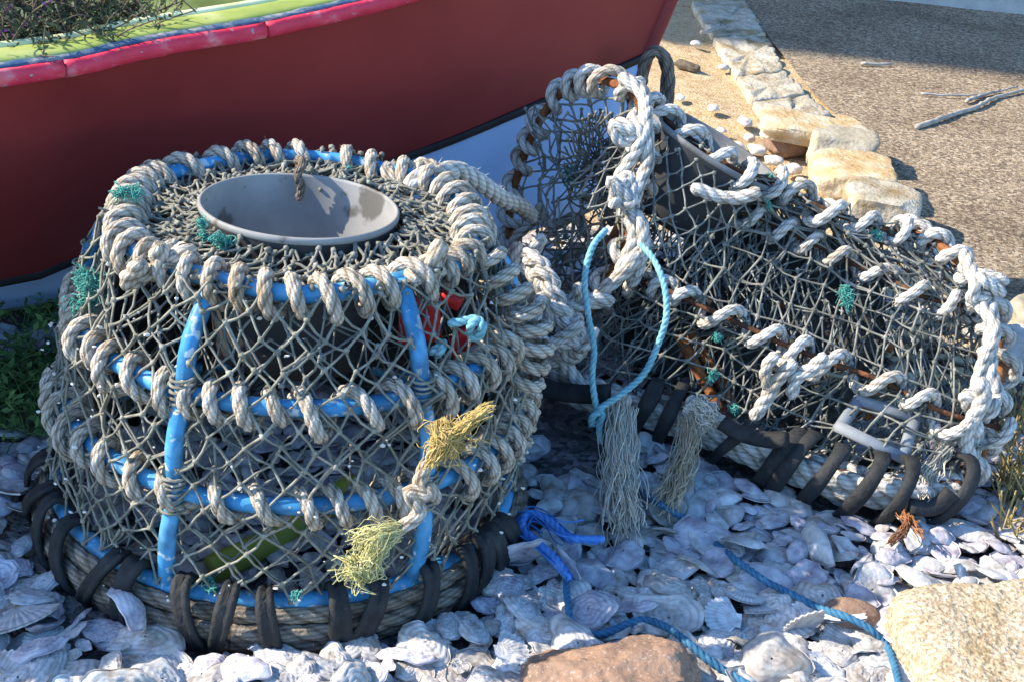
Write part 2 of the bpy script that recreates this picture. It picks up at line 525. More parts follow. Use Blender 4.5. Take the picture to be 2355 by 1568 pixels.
def rope(mb, P, r, closed=False, lay=6.2, sides=20, strands=3, depth=.30, jitter=.03, step=.34, mi=0, fuzz=0, taper=True):
    """laid rope: a lobed section that twists along the path"""
    P = resample(P, r * step, closed)
    n = len(P)
    T, N, B = frames(P, closed)
    th = np.linspace(0, 2 * PI, sides, endpoint=False)
    s = np.arange(n) * r * step
    tw = s / (lay * r) * 2 * PI
    if closed:
        tw = np.arange(n) / n * round(tw[-1] / (2 * PI)) * 2 * PI
    ph = th[None, :] - tw[:, None]
    lob = np.abs(np.cos(strands * .5 * ph))
    R = r * (1 - depth + depth * lob ** .55 * 1.15)
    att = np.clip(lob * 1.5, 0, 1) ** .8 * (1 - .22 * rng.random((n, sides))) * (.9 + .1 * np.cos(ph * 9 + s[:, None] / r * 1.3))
    R = R * (1 + (rng.random((n, sides)) - .5) * jitter * 2)
    slow = np.interp(np.arange(n), np.arange(0, n + 14, 14), 1 + (rng.random(len(np.arange(0, n + 14, 14))) - .5) * .12)
    R = R * slow[:, None]
    if not closed and taper:
        e = np.minimum(np.arange(n), np.arange(n)[::-1])
        R = R * np.clip(.55 + e * .2, 0, 1)[:, None]
    V = P[:, None, :] + N[:, None, :] * (R * np.cos(th))[..., None] + B[:, None, :] * (R * np.sin(th))[..., None]
    mb.add(V.reshape(-1, 3), ring_faces(n, sides, closed), mi, att.reshape(-1), (th[None, :] * 11 + s[:, None] / r * 1.1).reshape(-1))
    if not closed:
        o = mb.n - n * sides
        mb.f.append([o + k for k in range(sides)][::-1])
        mb.f.append([o + (n - 1) * sides + k for k in range(sides)])
        mb.mi.extend([mi, mi])
    if fuzz:
        m = int(fuzz * 6 * s[-1])
        fib = MB()
        for _ in range(m):
            i = random.randrange(n)
            j = random.randrange(sides)
            p = V[i, j]
            d = nrm(p - P[i]) + T[i] * random.uniform(-1, 1) + rng.normal(0, .4, 3)
            d = nrm(d)
            L = random.uniform(.4, 1.3) * r
            q = p + d * L + np.array([0, 0, -L * .25])
            side = nrm(np.cross(d, T[i])) * r * .028
            fib.add([p - side, p + side, q], [[0, 1, 2]])
        if m:
            mb.add(fib.verts(), fib.f, mi)


def wrap_path(path, rad, pitch, hand=1, closed=False, jr=.12, jp=.25, sag=0.0, phase=0.0, perturn=18):
    """helix around a path"""
    step = pitch / perturn
    P = resample(path, step, closed)
    if closed:
        P = np.vstack([P, P[:1]])
    T, N, B = frames(P)
    n = len(P)
    k = np.arange(0, n + perturn * 2, perturn)
    vp = np.interp(np.arange(n), k, 1 + (rng.random(len(k)) - .5) * 2 * jp)
    vr = np.interp(np.arange(n), k, 1 + (rng.random(len(k)) - .3) * 2 * jr)
    a = phase + hand * np.cumsum(vp) / perturn * 2 * PI
    Q = P + (N * np.cos(a)[:, None] + B * np.sin(a)[:, None]) * (rad * vr)[:, None]
    Q[:, 2] -= sag * (vr - 1 + .1) * 2 * (rad)
    return Q


def segs(mb, A, Bp, r, sides=5, mi=0, sag=0.0):
    """many straight strands at once"""
    A = np.asarray(A, float)
    Bp = np.asarray(Bp, float)
    D = Bp - A
    L = np.linalg.norm(D, axis=1)
    ok = L > 1e-5
    A, Bp, D, L = A[ok], Bp[ok], D[ok], L[ok]
    T = D / L[:, None]
    ref = np.where(np.abs(T[:, 2:3]) < .9, np.array([[0, 0, 1.0]]), np.array([[1.0, 0, 0]]))
    N = np.cross(T, ref)
    N /= np.linalg.norm(N, axis=1, keepdims=True)
    B = np.cross(T, N)
    th = np.linspace(0, 2 * PI, sides, endpoint=False)
    mid = (A + Bp) / 2 + rng.normal(0, .0012, A.shape)
    mid[:, 2] -= sag
    off = (N[:, None, :] * np.cos(th)[None, :, None] + B[:, None, :] * np.sin(th)[None, :, None])
    rr = r * (1 + (rng.random(len(A)) - .5) * .3)
    off = off * rr[:, None, None]
    V = np.stack([A[:, None, :] + off, mid[:, None, :] + off * .92, Bp[:, None, :] + off], 1)   # n,3,sides,3
    n = len(A)
    base = (np.arange(n) * 3 * sides)[:, None, None]
    k = np.arange(2)[None, :, None]
    j = np.arange(sides)[None, None, :]
    j2 = (j + 1) % sides
    F = np.stack([base + k * sides + j, base + k * sides + j2, base + (k + 1) * sides + j2, base + (k + 1) * sides + j], -1).reshape(-1, 4)
    mb.add(V.reshape(-1, 3), F, mi)


def _ico():
    t = (1 + 5 ** .5) / 2
    v = np.array([(-1, t, 0), (1, t, 0), (-1, -t, 0), (1, -t, 0), (0, -1, t), (0, 1, t), (0, -1, -t), (0, 1, -t), (t, 0, -1), (t, 0, 1), (-t, 0, -1), (-t, 0, 1)], float)
    v /= np.linalg.norm(v[0])
    f = [(0, 11, 5), (0, 5, 1), (0, 1, 7), (0, 7, 10), (0, 10, 11), (1, 5, 9), (5, 11, 4), (11, 10, 2), (10, 7, 6), (7, 1, 8), (3, 9, 4), (3, 4, 2), (3, 2, 6), (3, 6, 8), (3, 8, 9), (4, 9, 5), (2, 4, 11), (6, 2, 10), (8, 6, 7), (9, 8, 1)]
    return v, np.array(f)


ICO_V, ICO_F = _ico()


def knots(mb, P, r, mi=0):
    P = np.asarray(P, float)
    n = len(P)
    if n == 0:
        return
    S = r * (1 + (rng.random((n, 12)) - .5) * .7)
    V = P[:, None, :] + ICO_V[None] * S[..., None]
    F = (ICO_F[None] + (np.arange(n) * 12)[:, None, None]).reshape(-1, 3)
    mb.add(V.reshape(-1, 3), F, mi)


def net_grid(mb, S, nu, nv, r=.0019, kr=.0043, closed=False, jit=.004, diamond=True, double=0.0, skip=0.0, mi=0, sides=5):
    """net over surface S(u,v) in [0,1]^2"""
    nodes = {}
    for j in range(nv + 1):
        for i in range(nu + (0 if closed else 1)):
            o = .5 * (j % 2) if diamond else 0
            u = (i + o) / nu
            if not closed and u > 1.0001:
                continue
            nodes[(i, j)] = np.asarray(S(u, j / nv)) + rng.normal(0, jit, 3)
    A, B = [], []

    def edge(a, b):
        if closed:
            a = (a[0] % nu, a[1])
            b = (b[0] % nu, b[1])
        if a in nodes and b in nodes and random.random() > skip:
            A.append(nodes[a])
            B.append(nodes[b])
            if random.random() < double:
                d = rng.normal(0, .0035, 3)
                A.append(nodes[a] + d)
                B.append(nodes[b] + d * .6)
    for (i, j) in list(nodes):
        if diamond:
            if j % 2 == 0:
                edge((i, j), (i, j + 1))
                edge((i, j), (i - 1, j + 1))
            else:
                edge((i, j), (i, j + 1))
                edge((i, j), (i + 1, j + 1))
        else:
            edge((i, j), (i, j + 1))
            edge((i, j), (i + 1, j))
    segs(mb, A, B, r, sides, mi, sag=.0012)
    knots(mb, [p for p in nodes.values()], kr, mi)


def fibres(mb, path, n, r, w0, w1, curl=.2, mi=0, L0=0.0, L1=1.0):
    """a hank of fine strands along a path, spread w0 at the start and w1 at the end"""
    P = smooth_curve(path, .008)
    m = len(P)
    s = np.linspace(0, 1, m)
    T, N, B = frames(P)
    r = r * .72
    for _ in range(int(n * 1.7)):
        a, b = rng.normal(0, 1, 2)
        k = int(m * random.uniform(.6, 1.0))
        k = max(k, 4)
        w = (w0 + (w1 - w0) * s) / 2
        ph1, ph2 = random.uniform(0, 6.3), random.uniform(0, 6.3)
        fr = random.uniform(1.5, 5)
        wob1 = np.sin(s * fr * 6.3 + ph1) * curl * w * .6
        wob2 = np.sin(s * fr * 5.1 + ph2) * curl * w * .6
        Q = P + N * ((a * w * .7) + wob1)[:, None] + B * ((b * w * .7) + wob2)[:, None]
        Q = Q[:k] + np.cumsum(np.cumsum(rng.normal(0, .00010, (k, 3)), 0), 0)
        tube(mb, Q[::1], r * random.uniform(.7, 1.3), 3, cap=False, mi=mi)


def blob(mb, c, dims, rough=.12, seed=0, sub=3, power=2.6, mi=0, rot=None, freq=3.0, facets=0, frough=.0):
    """rounded boulder from a subdivided cube, noise displaced; facets = flat chops"""
    n = 2 ** sub + 1
    pts = {}
    V = []
    F = []
    lin = np.linspace(-1, 1, n)

    def vid(p):
        k = tuple(np.round(p, 5))
        if k not in pts:
            pts[k] = len(V)
            V.append(p)
        return pts[k]
    for ax in range(3):
        for sg in (-1, 1):
            for i in range(n - 1):
                for j in range(n - 1):
                    q = []
                    for (a, b) in ((i, j), (i + 1, j), (i + 1, j + 1), (i, j + 1)):
                        p = [0, 0, 0]
                        p[ax] = sg
                        p[(ax + 1) % 3] = lin[a]
                        p[(ax + 2) % 3] = lin[b]
                        q.append(vid(np.array(p, float)))
                    F.append(q if sg > 0 else q[::-1])
    V = np.array(V)
    l = (np.abs(V) ** power).sum(1) ** (1 / power)
    V = V / l[:, None]
    rr = random.Random(seed)
    for _ in range(facets):
        d = nrm(np.array([rr.gauss(0, 1), rr.gauss(0, 1), rr.gauss(0, 1)]))
        lim = rr.uniform(.72, .9) if power < 6 else float(np.abs(d).sum()) * rr.uniform(.66, .84)
        dist = V @ d - lim
        V = V - np.clip(dist, 0, None)[:, None] * d[None] * .92
    out = []
    so_ = Vector((seed * 3.7, seed * 1.3, seed * 2.1))
    for p in V:
        vv = Vector(p)
        k = 1 + rough * mnoise.fractal(vv * freq * .5 + so_, 1.0, 2.0, 5) + frough * mnoise.noise(vv * freq * 6 + so_)
        out.append(p * k)
    V = np.array(out) * (np.asarray(dims, float) / 2)
    if rot is not None:
        V = V @ np.array(rot.to_3x3()).T
    mb.add(V + np.asarray(c, float), F, mi)


def rotz(a):
    return Matrix.Rotation(a, 4, 'Z')


def slab(mb, poly, h, z0, seed=0, rough=.006, mi=0, n=14):
    """irregular flagstone: polygon in plan, height h, rounded edge, rough top"""
    P = np.asarray(poly, float)[:, :2]
    per = resample(np.c_[P, np.zeros(len(P))], .025, True)[:, :2]
    c = per.mean(0)
    m = len(per)
    rings = [(0.0, 1.0), (.35, 1.0), (.7, 1.0), (.9, 1.0), (.985, .97), (1.0, .8), (1.0, -.3)]
    V = [[c[0], c[1], z0 + h + rough * mnoise.noise(Vector((c[0] * 20, c[1] * 20, seed)))]]
    for (q, hz) in rings[1:]:
        for p in per:
            x, y = c + (p - c) * q
            k = mnoise.noise(Vector((x * 25, y * 25, seed))) * rough + mnoise.noise(Vector((x * 70, y * 70, seed + 9))) * rough * .5
            V.append([x + k * .5, y + k * .5, z0 + h * hz + (k if hz > .5 else 0)])
    F = [[0, 1 + i, 1 + (i + 1) % m] for i in range(m)]
    for r_ in range(len(rings) - 2):
        o = 1 + r_ * m
        for i in range(m):
            F.append([o + i, o + m + i, o + m + (i + 1) % m, o + (i + 1) % m])
    mb.add(V, F, mi)


def sheet(name, poly, z, mt, step=.08, amp=0.0, freq=4.0):
    """ground sheet: grid clipped to a polygon in plan"""
    P = np.asarray(poly, float)
    import bmesh
    from mathutils.geometry import tessellate_polygon
    bm = bmesh.new()
    vs = [bm.verts.new((p[0], p[1], 0)) for p in P]
    bm.faces.new(vs)
    x0, y0 = P.min(0)
    x1, y1 = P.max(0)
    if step:
        for x in np.arange(x0 + step, x1, step):
            bmesh.ops.bisect_plane(bm, geom=bm.verts[:] + bm.edges[:] + bm.faces[:], plane_co=(x, 0, 0), plane_no=(1, 0, 0))
        for y in np.arange(y0 + step, y1, step):
            bmesh.ops.bisect_plane(bm, geom=bm.verts[:] + bm.edges[:] + bm.faces[:], plane_co=(0, y, 0), plane_no=(0, 1, 0))
    bmesh.ops.recalc_face_normals(bm, faces=bm.faces[:])
    for v in bm.verts:
        v.co.z = z + (amp * mnoise.fractal(Vector((v.co.x * freq, v.co.y * freq, z * 50)), 1, 2, 4) if amp else 0)
    if bm.faces and sum(f.normal.z for f in bm.faces) < 0:
        bmesh.ops.reverse_faces(bm, faces=bm.faces[:])
    me = bpy.data.meshes.new(name)
    bm.to_mesh(me)
    bm.free()
    me.materials.append(mt)
    me.polygons.foreach_set('use_smooth', [True] * len(me.polygons))
    o = bpy.data.objects.new(name, me)
    COL.objects.link(o)
    o['kind'] = 'structure'
    return o

# ================================================================== THE SETTING
g = MB()
g.add([(-60, -60, -.035), (60, -60, -.035), (60, 60, -.035), (-60, 60, -.035)], [[0, 1, 2, 3]])
structure('ground', g, MT['earth'], False)

edge_px = [(1655, -150), (1725, 25), (1775, 95), (1870, 215), (1960, 300), (2010, 350), (2050, 430), (2090, 515), (2200, 620), (2325, 740)]
edge = [U(a, b, 0)[:2] for a, b in edge_px]
edge[0] = (edge[1][0] - .02, 6.0)
edge += [(1.19, 2.3), (1.24, 1.6), (1.3, .9)]
edge_np = np.array(edge)
asphalt = sheet('asphalt_path', list(edge) + [(6, .9), (6, 6.0)], 0.0, MT['asphalt'], step=.1, amp=.004, freq=9)


def edge_x(y):
    return float(np.interp(-y, -edge_np[:, 1], edge_np[:, 0]))


sand_poly = [(-1.6, 2.9), (-.2, 2.55), (.3, 2.45), (1.0, 2.5), (1.12, 2.6)] + [tuple(e + np.array([.05, 0])) for e in edge_np[1:9]][::-1] + [(edge_x(5.99) + .05, 5.99), (-3, 5.99)]
sheet('sand_strip', sand_poly, -.012, MT['sand'], step=.06, amp=.02, freq=6)


def bed_h(x, y):
    return .016 * mnoise.fractal(Vector((x * 5, y * 5, 2.0)), 1, 2, 3)


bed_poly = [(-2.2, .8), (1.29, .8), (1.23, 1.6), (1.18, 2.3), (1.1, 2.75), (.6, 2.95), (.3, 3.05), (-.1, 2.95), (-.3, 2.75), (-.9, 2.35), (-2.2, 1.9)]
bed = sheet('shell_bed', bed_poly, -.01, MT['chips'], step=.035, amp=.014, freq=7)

# house behind: only the foot of its wall shows; its added roof throws the shadow over the far asphalt
house = thing('stone_house', 'dark stone house wall standing at the far edge of the asphalt, top right corner', 'house', (1.5, 6.2, 0))
w = MB()
blob(w, (-7, 6.55, 5.0), (32, .9, 10.4), rough=.004, power=40, sub=4)
part('wall', w, MT['darkwall'], house, False)
w = MB()
blob(w, (-7, 6.0, 10.3), (33, 3.1, .3), rough=.002, power=40, sub=3, seed=6)  # unseen overhang, added and sized to place the shadow edge
part('shadow_roof', w, MT['darkwall'], house, False)
w = MB()
blob(w, (-7, 6.06, .02), (32.2, .16, .22), rough=.004, power=14, sub=4, seed=4)
part('plinth', w, MT['kerb'], house)

# ------------------------------------------------------------------ the boat
STEM = np.array([.22, 2.88])
CD = np.array([math.cos(math.radians(28)), math.sin(math.radians(28))])
CN = np.array([CD[1], -CD[0]])


def mirror(P):
    P = np.array(P, float)
    d = (P[..., 0] - STEM[0]) * CN[0] + (P[..., 1] - STEM[1]) * CN[1]
    Q = P.copy()
    Q[..., 0] -= 2 * d * CN[0]
    Q[..., 1] -= 2 * d * CN[1]
    return Q


NS = 60


def curve_n(P, n=NS):
    Q = smooth_curve(P, .01)
    d = np.concatenate([[0], np.cumsum(np.linalg.norm(np.diff(Q, axis=0), axis=1))])
    t = np.linspace(0, d[-1], n)
    return np.stack([np.interp(t, d, Q[:, k]) for k in range(3)], 1)


stem_top = np.r_[STEM + CD * .165, .95]
Gn = curve_n([(-2.7, .95, .66), (-2.1, .93, .65), (-1.35, 1.23, .63), U(0, 154, .62), U(342, 91, .632), U(700, 28, .65),
              (-.17, 2.40, .69), (.12, 2.72, .80), stem_top])
Wn = curve_n([(-2.55, 1.3, .15), (-2.0, 1.36, .15), (-1.45, 1.66, .15), U(0, 648, .15), U(190, 592, .17), U(900, 372, .29), U(1200, 255, .37),
              np.r_[STEM, .45]])
Kn = Wn.copy()
tk = np.linspace(0, 1, NS)
inw = np.interp(tk, [0, .55, .9, 1], [.12, .09, .05, 0])
Kn[:, :2] -= CN * inw[:, None]
Kn[:, 2] = np.interp(tk, [0, .5, .85, 1], [.075, .06, .03, .12])
Kn[-1, :2] = STEM - CD * .05
Cn = (Kn + mirror(Kn)) / 2
Cn[:, 2] = np.interp(tk, [0, .8, 1], [.0, .0, .12])

boat = thing('rowing_boat', 'old red wooden boat with pink-red rub rail and lime green gunwale, used as a planter', 'boat',
             (float(Cn[30, 0]), float(Cn[30, 1]), 0))


def loft(mb, rows, mi=0, flip=False):
    rows = [np.asarray(r_) for r_ in rows]
    n = len(rows[0])
    V = np.concatenate(rows)
    F = []
    for k in range(len(rows) - 1):
        for i in range(n - 1):
            q = [k * n + i, k * n + i + 1, (k + 1) * n + i + 1, (k + 1) * n + i]
            F.append(q[::-1] if flip else q)
    mb.add(V, F, mi)


hull = MB()
bot = MB()
for far in (False, True):
    f = (lambda a: mirror(a)) if far else (lambda a: a)
    rows = []
    for v in np.linspace(0, 1, 10):
        P = Gn * (1 - v) + Wn * v
        P[:, :2] += CN * (.035 * math.sin(PI * v) * np.interp(tk, [0, .8, 1], [1, .8, 0]))[:, None]
        rows.append(f(P))
    loft(hull, rows, flip=far)
    brow = [f(Wn * (1 - v) + Kn * v) for v in np.linspace(0, 1, 5)] + [f(Kn * (1 - v) + Cn * v) for v in np.linspace(.2, 1, 4)]
    loft(bot, brow, flip=far)
tr = [Gn[0], Wn[0], Kn[0], Cn[0], mirror(Kn)[0], mirror(Wn)[0], mirror(Gn)[0]]
hull.add(tr, [list(range(7))])
part('hull', hull, MT['hull'], boat)
part('hull_bottom', bot, MT['antifoul'], boat)
b = MB()
P = Wn.copy()
P[:, :2] += CN * .004
tube(b, P, .006, 6, flat=(1.5, .5), up=(0, 0, 1))
part('boot_stripe', b, MT['black_paint'], boat)
# stem post
b = MB()
tube(b, [np.r_[STEM - CD * .05, .12], np.r_[STEM + CD * .004, .45], np.r_[STEM + CD * .07, .65], np.r_[STEM + CD * .168, .97]], .014, 8, flat=(1.2, .8))
part('stem_post', b, MT['hull'], boat)
# rub rail in cracked lengths
out = np.r_[CN, 0]
Gd = smooth_curve(Gn, .02)
gx = np.array([project(p)[0] for p in Gd])
brk = [int(np.argmin(np.abs(gx - a))) for a in (140, 597)]
brk = [0] + brk + [len(Gd) - 1]
for a, c in zip(brk[:-1], brk[1:]):
    b = MB()
    Q = Gd[a:c + 1].copy()
    if a > 0:
        Q[0] = Q[0] * .8 + Q[1] * .2
    Q += out * .012 + np.array([0, 0, -.0125])
    Q[:, 2] += np.array([(.0010) * mnoise.noise(Vector((q[0] * 14, q[1] * 14, 3))) for q in Q])
    tube(b, Q, .0115, 14, flat=(1.12, .8), up=(0, 0, 1), jitter=.10)
    part('rub_rail', b, MT['rail'], boat)
b = MB()
Q = Gd - out * .004 + np.array([0, 0, .0])
tube(b, Q, .0085, 8, flat=(.5, 1.2), up=(0, 0, 1), jitter=.4)
part('gunwale_trim', b, MT['chipblue'], boat)
b = MB()
rows = [Gn + np.array([0, 0, z]) - out * o for o, z in ((.010, -.012), (.010, .002), (.024, .006), (.05, .007), (.082, .004), (.084, -.03))]
for r_ in rows:
    r_[-6:] = r_[-6:] * .999
loft(b, rows)
loft(b, [mirror(r_) for r_ in rows], flip=True)
part('gunwale_cap', b, MT['lime'], boat)
b = MB()
Q = smooth_curve(Gn[:50] - out * .084 + np.array([0, 0, .002]), .03)
tube(b, Q, .010, 8, flat=(.9, 1))
part('inner_lip', b, MT['limelit'], boat)
b = MB()
Gi = Gn - out * .082
loft(b, [Gi + np.array([0, 0, -.02]), Gi - out * .03 + np.array([0, 0, -.10]), (Gi + mirror(Gi)) / 2 + np.array([0, 0, -.07]), mirror(Gi) + np.array([0, 0, -.09]), mirror(Gi) + np.array([0, 0, -.02])])
part('deck', b, MT['limedark'], boat)

# soil heap on the deck under the plants
b = MB()
c0 = UY(60, 25, 2.28)
blob(b, (c0[0] - .08, c0[1] - .02, .515), (.5, .42, .12), rough=.5, seed=3, sub=4, freq=5)
single('soil_heap', b, MT['soil'], 'dark crumbly soil heaped on the green deck under the heather', 'soil', kind='stuff')


def shrub(name, base, label, seed, n=26, h=.17, spread=.16, leaf=.011, flowers=0, lm='leaf', group=None, leaves=1.0):
    rr = random.Random(seed)
    t = thing(name, label, 'plant', base, group)
    st, lv, fl = MB(), MB(), MB()
    for _ in range(n):
        a = rr.uniform(0, 6.28)
        sp = rr.uniform(.15, 1) * spread
        hh = h * rr.uniform(.45, 1.05)
        p0 = np.array(base) + np.array([rr.gauss(0, .03), rr.gauss(0, .03), -.02])
        p3 = p0 + np.array([math.cos(a) * sp, math.sin(a) * sp, hh])
        p1 = p0 * .66 + p3 * .34 + np.array([rr.gauss(0, .012), rr.gauss(0, .012), .02])
        p2 = p0 * .33 + p3 * .67 + np.array([rr.gauss(0, .012), rr.gauss(0, .012), .015])
        P = smooth_curve([p0, p1, p2, p3], .01)
        tube(st, P, np.linspace(.0022, .0009, len(P)), 4)
        for k in range(3):
            i = rr.randrange(len(P) // 3, len(P))
            q = P[i] + np.array([rr.gauss(0, .03), rr.gauss(0, .03), rr.uniform(-.01, .04)])
            S = smooth_curve([P[i], (P[i] + q) / 2 + np.array([0, 0, .006]), q], .01)
            tube(st, S, np.linspace(.0012, .0006, len(S)), 3)
            for _m in range(int(7 * leaves)):
                j = rr.randrange(len(S))
                leaf_at(lv, S[j], leaf * rr.uniform(.6, 1.3), rr)
        for _m in range(int(12 * leaves)):
            i = rr.randrange(len(P) // 3, len(P))
            leaf_at(lv, P[i], leaf * rr.uniform(.6, 1.3), rr)
        if rr.random() < flowers:
            for _m in range(16):
                leaf_at(fl, P[-1] + np.array([rr.gauss(0, .006)] * 3), .008, rr)
    part('stem', st, MT['twig'], t)
    if lv.n:
        part('foliage', lv, MT[lm], t)
    if fl.n:
        part('flower', fl, MT['flower'], t)
    return t


def leaf_at(mb, p, s, rr):
    d = nrm(np.array([rr.gauss(0, 1), rr.gauss(0, 1), rr.gauss(.5, .7)]))
    a = nrm(np.cross(d, [rr.gauss(0, 1), rr.gauss(0, 1), rr.gauss(0, 1)]))
    w_ = s * .22
    q = np.asarray(p)
    mb.add([q, q + d * s * .5 + a * w_, q + d * s, q + d * s * .5 - a * w_], [[0, 1, 2, 3]])


for k, (px, py, Y, lab, sd_, nn, hh, sp) in enumerate([
        (15, 105, 1.98, 'grey-green heather with a purple flower at the left edge of the boat', 11, 60, .17, .15),
        (150, 95, 2.03, 'twiggy dark heather leaning over the lime green gunwale', 12, 70, .16, .17),
        (270, 60, 2.15, 'small leafy shrub with fine twigs behind the boat rail', 13, 34, .12, .12)]):
    bp_ = UY(px, py, Y)
    shrub('heather_plant', (bp_[0], bp_[1], .56), lab, sd_, nn, hh, sp, flowers=.35 if k == 0 else 0, group='heather growing in the boat')

# weeds in the shade beside the hull
for px, py, lab, sd_ in ((70, 905, 'feathery green weed growing in the shade left of the blue-framed pot', 21),
                         (120, 655, 'wispy green weed at the foot of the red hull', 22)):
    p = U(px, py + 40, 0)
    t = thing('weed_plant', lab, 'weed', p, 'weeds growing in the shell bed')
    rr = random.Random(sd_)
    mb = MB()
    for _ in range(300 if sd_ == 21 else 200):
        a = rr.uniform(0, 6.28)
        L = rr.uniform(.05, .13)
        q = np.array(p) + np.array([rr.gauss(0, .055), rr.gauss(0, .07), 0])
        d = np.array([math.cos(a), math.sin(a), 0])
        P = smooth_curve([q, q + d * L * .25 + np.array([0, 0, L * .55]), q + d * L * .7 + np.array([0, 0, L * .75]), q + d * L + np.array([0, 0, L * rr.uniform(.3, .8)])], .012)
        tube(mb, P, np.linspace(.0016, .0005, len(P)), 3)
        for _m in range(5):
            leaf_at(mb, P[rr.randrange(len(P))], .022, rr)
    part('foliage', mb, MT['grass'], t)

# ------------------------------------------------------------------ stones


def stone(name, px, py, z, dims, rz, mt, label, seed, power=5, rough=.10, facets=5, tilt=(0, 0), frough=.02, sub=4, group=None, freq=3.0):
    c = U(px, py, z)
    b = MB()
    R = Matrix.Rotation(tilt[0], 4, 'X') @ Matrix.Rotation(tilt[1], 4, 'Y') @ rotz(rz)
    blob(b, c, dims, rough=rough, seed=seed, sub=sub, power=power, rot=R, facets=facets, frough=frough, freq=freq)
    o = single(name, b, MT[mt], label, 'stone', group)
    o.data.set_sharp_from_angle(angle=math.radians(33))
    return o


EG = 'stones edging the asphalt path'
stone('edging_stone', 1872, 300, .075, (.30, .15, .05), -.08, 'ochre', 'flat orange-rimmed stone slab lying over a brown hollow, topmost of the edging', 31, power=12, facets=8, rough=.06, tilt=(.1, .05), group=EG)
stone('edging_stone', 1812, 322, .03, (.13, .12, .09), .3, 'brownstone', 'dark brown rounded stone tucked under the orange-rimmed slab', 32, power=3, group=EG)
stone('edging_stone', 1936, 345, .045, (.185, .15, .10), -.15, 'greystone', 'squared grey-tan stone block with a shadowed front face on the path edge', 33, power=16, facets=7, rough=.05, group=EG)
stone('edging_stone', 1955, 415, .04, (.215, .22, .10), -.1, 'ochre', 'ochre and cream stone with an orange band on the path edge', 34, power=14, facets=10, rough=.06, group=EG)
stone('edging_stone', 2022, 484, .045, (.19, .20, .11), -.25, 'slab', 'white stone with a reddish right edge beside the wrapped creel', 35, power=9, facets=10, rough=.07, group=EG)
stone('edging_stone', 2352, 735, .03, (.10, .16, .09), .1, 'greystone', 'cream stone behind the right end of the creel, upper of two', 36, group=EG)
stone('edging_stone', 2362, 815, .03, (.10, .15, .08), .3, 'whitestone', 'pale stone at the right picture edge beside the creel, lower of two', 37, group=EG)
stone('granite_boulder', 2335, 1635, .0, (.295, .34, .18), .12, 'granite', 'large speckled tan granite boulder in full sun, bottom right', 38, power=9.0, rough=.05, facets=6, sub=6, frough=.016, tilt=(.12, -.06))
stone('brown_rock', 1420, 1640, .005, (.30, .24, .20), .2, 'brownstone', 'reddish brown rock in front between the two pots, bottom centre', 39, power=2.4, rough=.16, facets=14, sub=6, frough=.012)
stone('dark_pebble', 1955, 1420, .02, (.085, .06, .05), .1, 'brownstone', 'smooth dark olive stone beside the granite boulder', 40, power=2.4, rough=.05, facets=0)

SL = 'flat cream slabs along the path'
slabs = [([(1640, 90), (1700, 84), (1766, 88), (1785, 125), (1802, 164), (1750, 172), (1692, 174)], 'cream slab in sun nearest the shadow line'),
         ([(1696, 178), (1750, 175), (1803, 168), (1830, 190), (1856, 216), (1800, 226), (1728, 232)], 'cream slab in sun, second from the shadow line'),
         ([(1732, 237), (1800, 230), (1857, 220), (1885, 243), (1912, 266), (1850, 280), (1772, 290)], 'cream slab in sun just above the orange-rimmed stone'),
         ([(1590, 8), (1650, 2), (1714, 4), (1740, 45), (1760, 82), (1700, 82), (1640, 86)], 'flat slab in shade beside the boat bow')]
for k, (pp, lab) in enumerate(slabs):
    b = MB()
    slab(b, [U(x, y, .01) for x, y in pp], .020, -.006, seed=50 + k, rough=.012)
    single('paving_slab', b, MT['slab'], lab, 'paving slab', SL)

# small light stones on the sand
for k, (px, py, s) in enumerate([(1665, 155, .03), (1640, 250, .035), (1712, 280, .045), (1600, 100, .03), (1690, 340, .05), (1740, 345, .05), (1780, 370, .045),
                                 (1820, 390, .05), (1725, 318, .035), (1850, 420, .04), (1585, 150, .025), (1565, 225, .03), (1660, 300, .025), (1905, 470, .04), (1875, 440, .035), (1930, 500, .05)]):
    b = MB()
    blob(b, U(px, py, .012), (s * 1.3, s, s * .6), rough=.25, seed=60 + k, sub=2, power=2.3, facets=3, rot=rotz(k))
    single('pale_pebble', b, MT['whitestone'], 'pale broken pebble on the sand between the bow and the path stones', 'pebble', 'pale pebbles on the sand')
b = MB()
blob(b, U(1580, 152, .01), (.10, .035, .03), rough=.25, seed=81, sub=3, power=2.3, rot=rotz(-.6))
single('drift_bark', b, MT['twig'], 'dark strip of bark lying on the sand behind the white-roped arch', 'bark')

# sticks on the asphalt
for pp, r0, r1, lab in [([(2108, 292), (2160, 275), (2200, 261), (2245, 247), (2285, 226), (2330, 214), (2370, 203)], .0095, .0055, 'thick grey driftwood stick on the asphalt, largest of the sticks'),
                        ([(2116, 216), (2165, 219), (2230, 219), (2290, 212), (2340, 200)], .004, .003, 'thin straight twig lying behind the thick driftwood stick'),
                        ([(2222, 234), (2250, 222), (2300, 208)], .007, .005, 'short curved twig lying against the thick driftwood stick'),
                        ([(1980, 147), (2015, 148), (2052, 149)], .006, .005, 'short white stick near the shadow edge on the asphalt'),
                        ([(1612, 77), (1650, 67), (1680, 58)], .008, .006, 'short pale stick on the shaded slab beside the bow')]:
    b = MB()
    P = smooth_curve([U(x, y, .010 + (.022 if x < 1700 else 0)) for x, y in pp], .02)
    P += rng.normal(0, .0012, P.shape)
    tube(b, P, np.linspace(r0, r1, len(P)), 8, jitter=.18)
    single('driftwood_stick', b, MT['drift'], lab, 'stick', 'sticks lying on the ground')

# ================================================================== POT 1: blue framed inkwell pot
PC = np.array([-.325, 1.74, 0.0])
pot = thing('lobster_pot', 'round blue-framed lobster pot wrapped in beige rope with a grey funnel on top', 'lobster pot', PC)


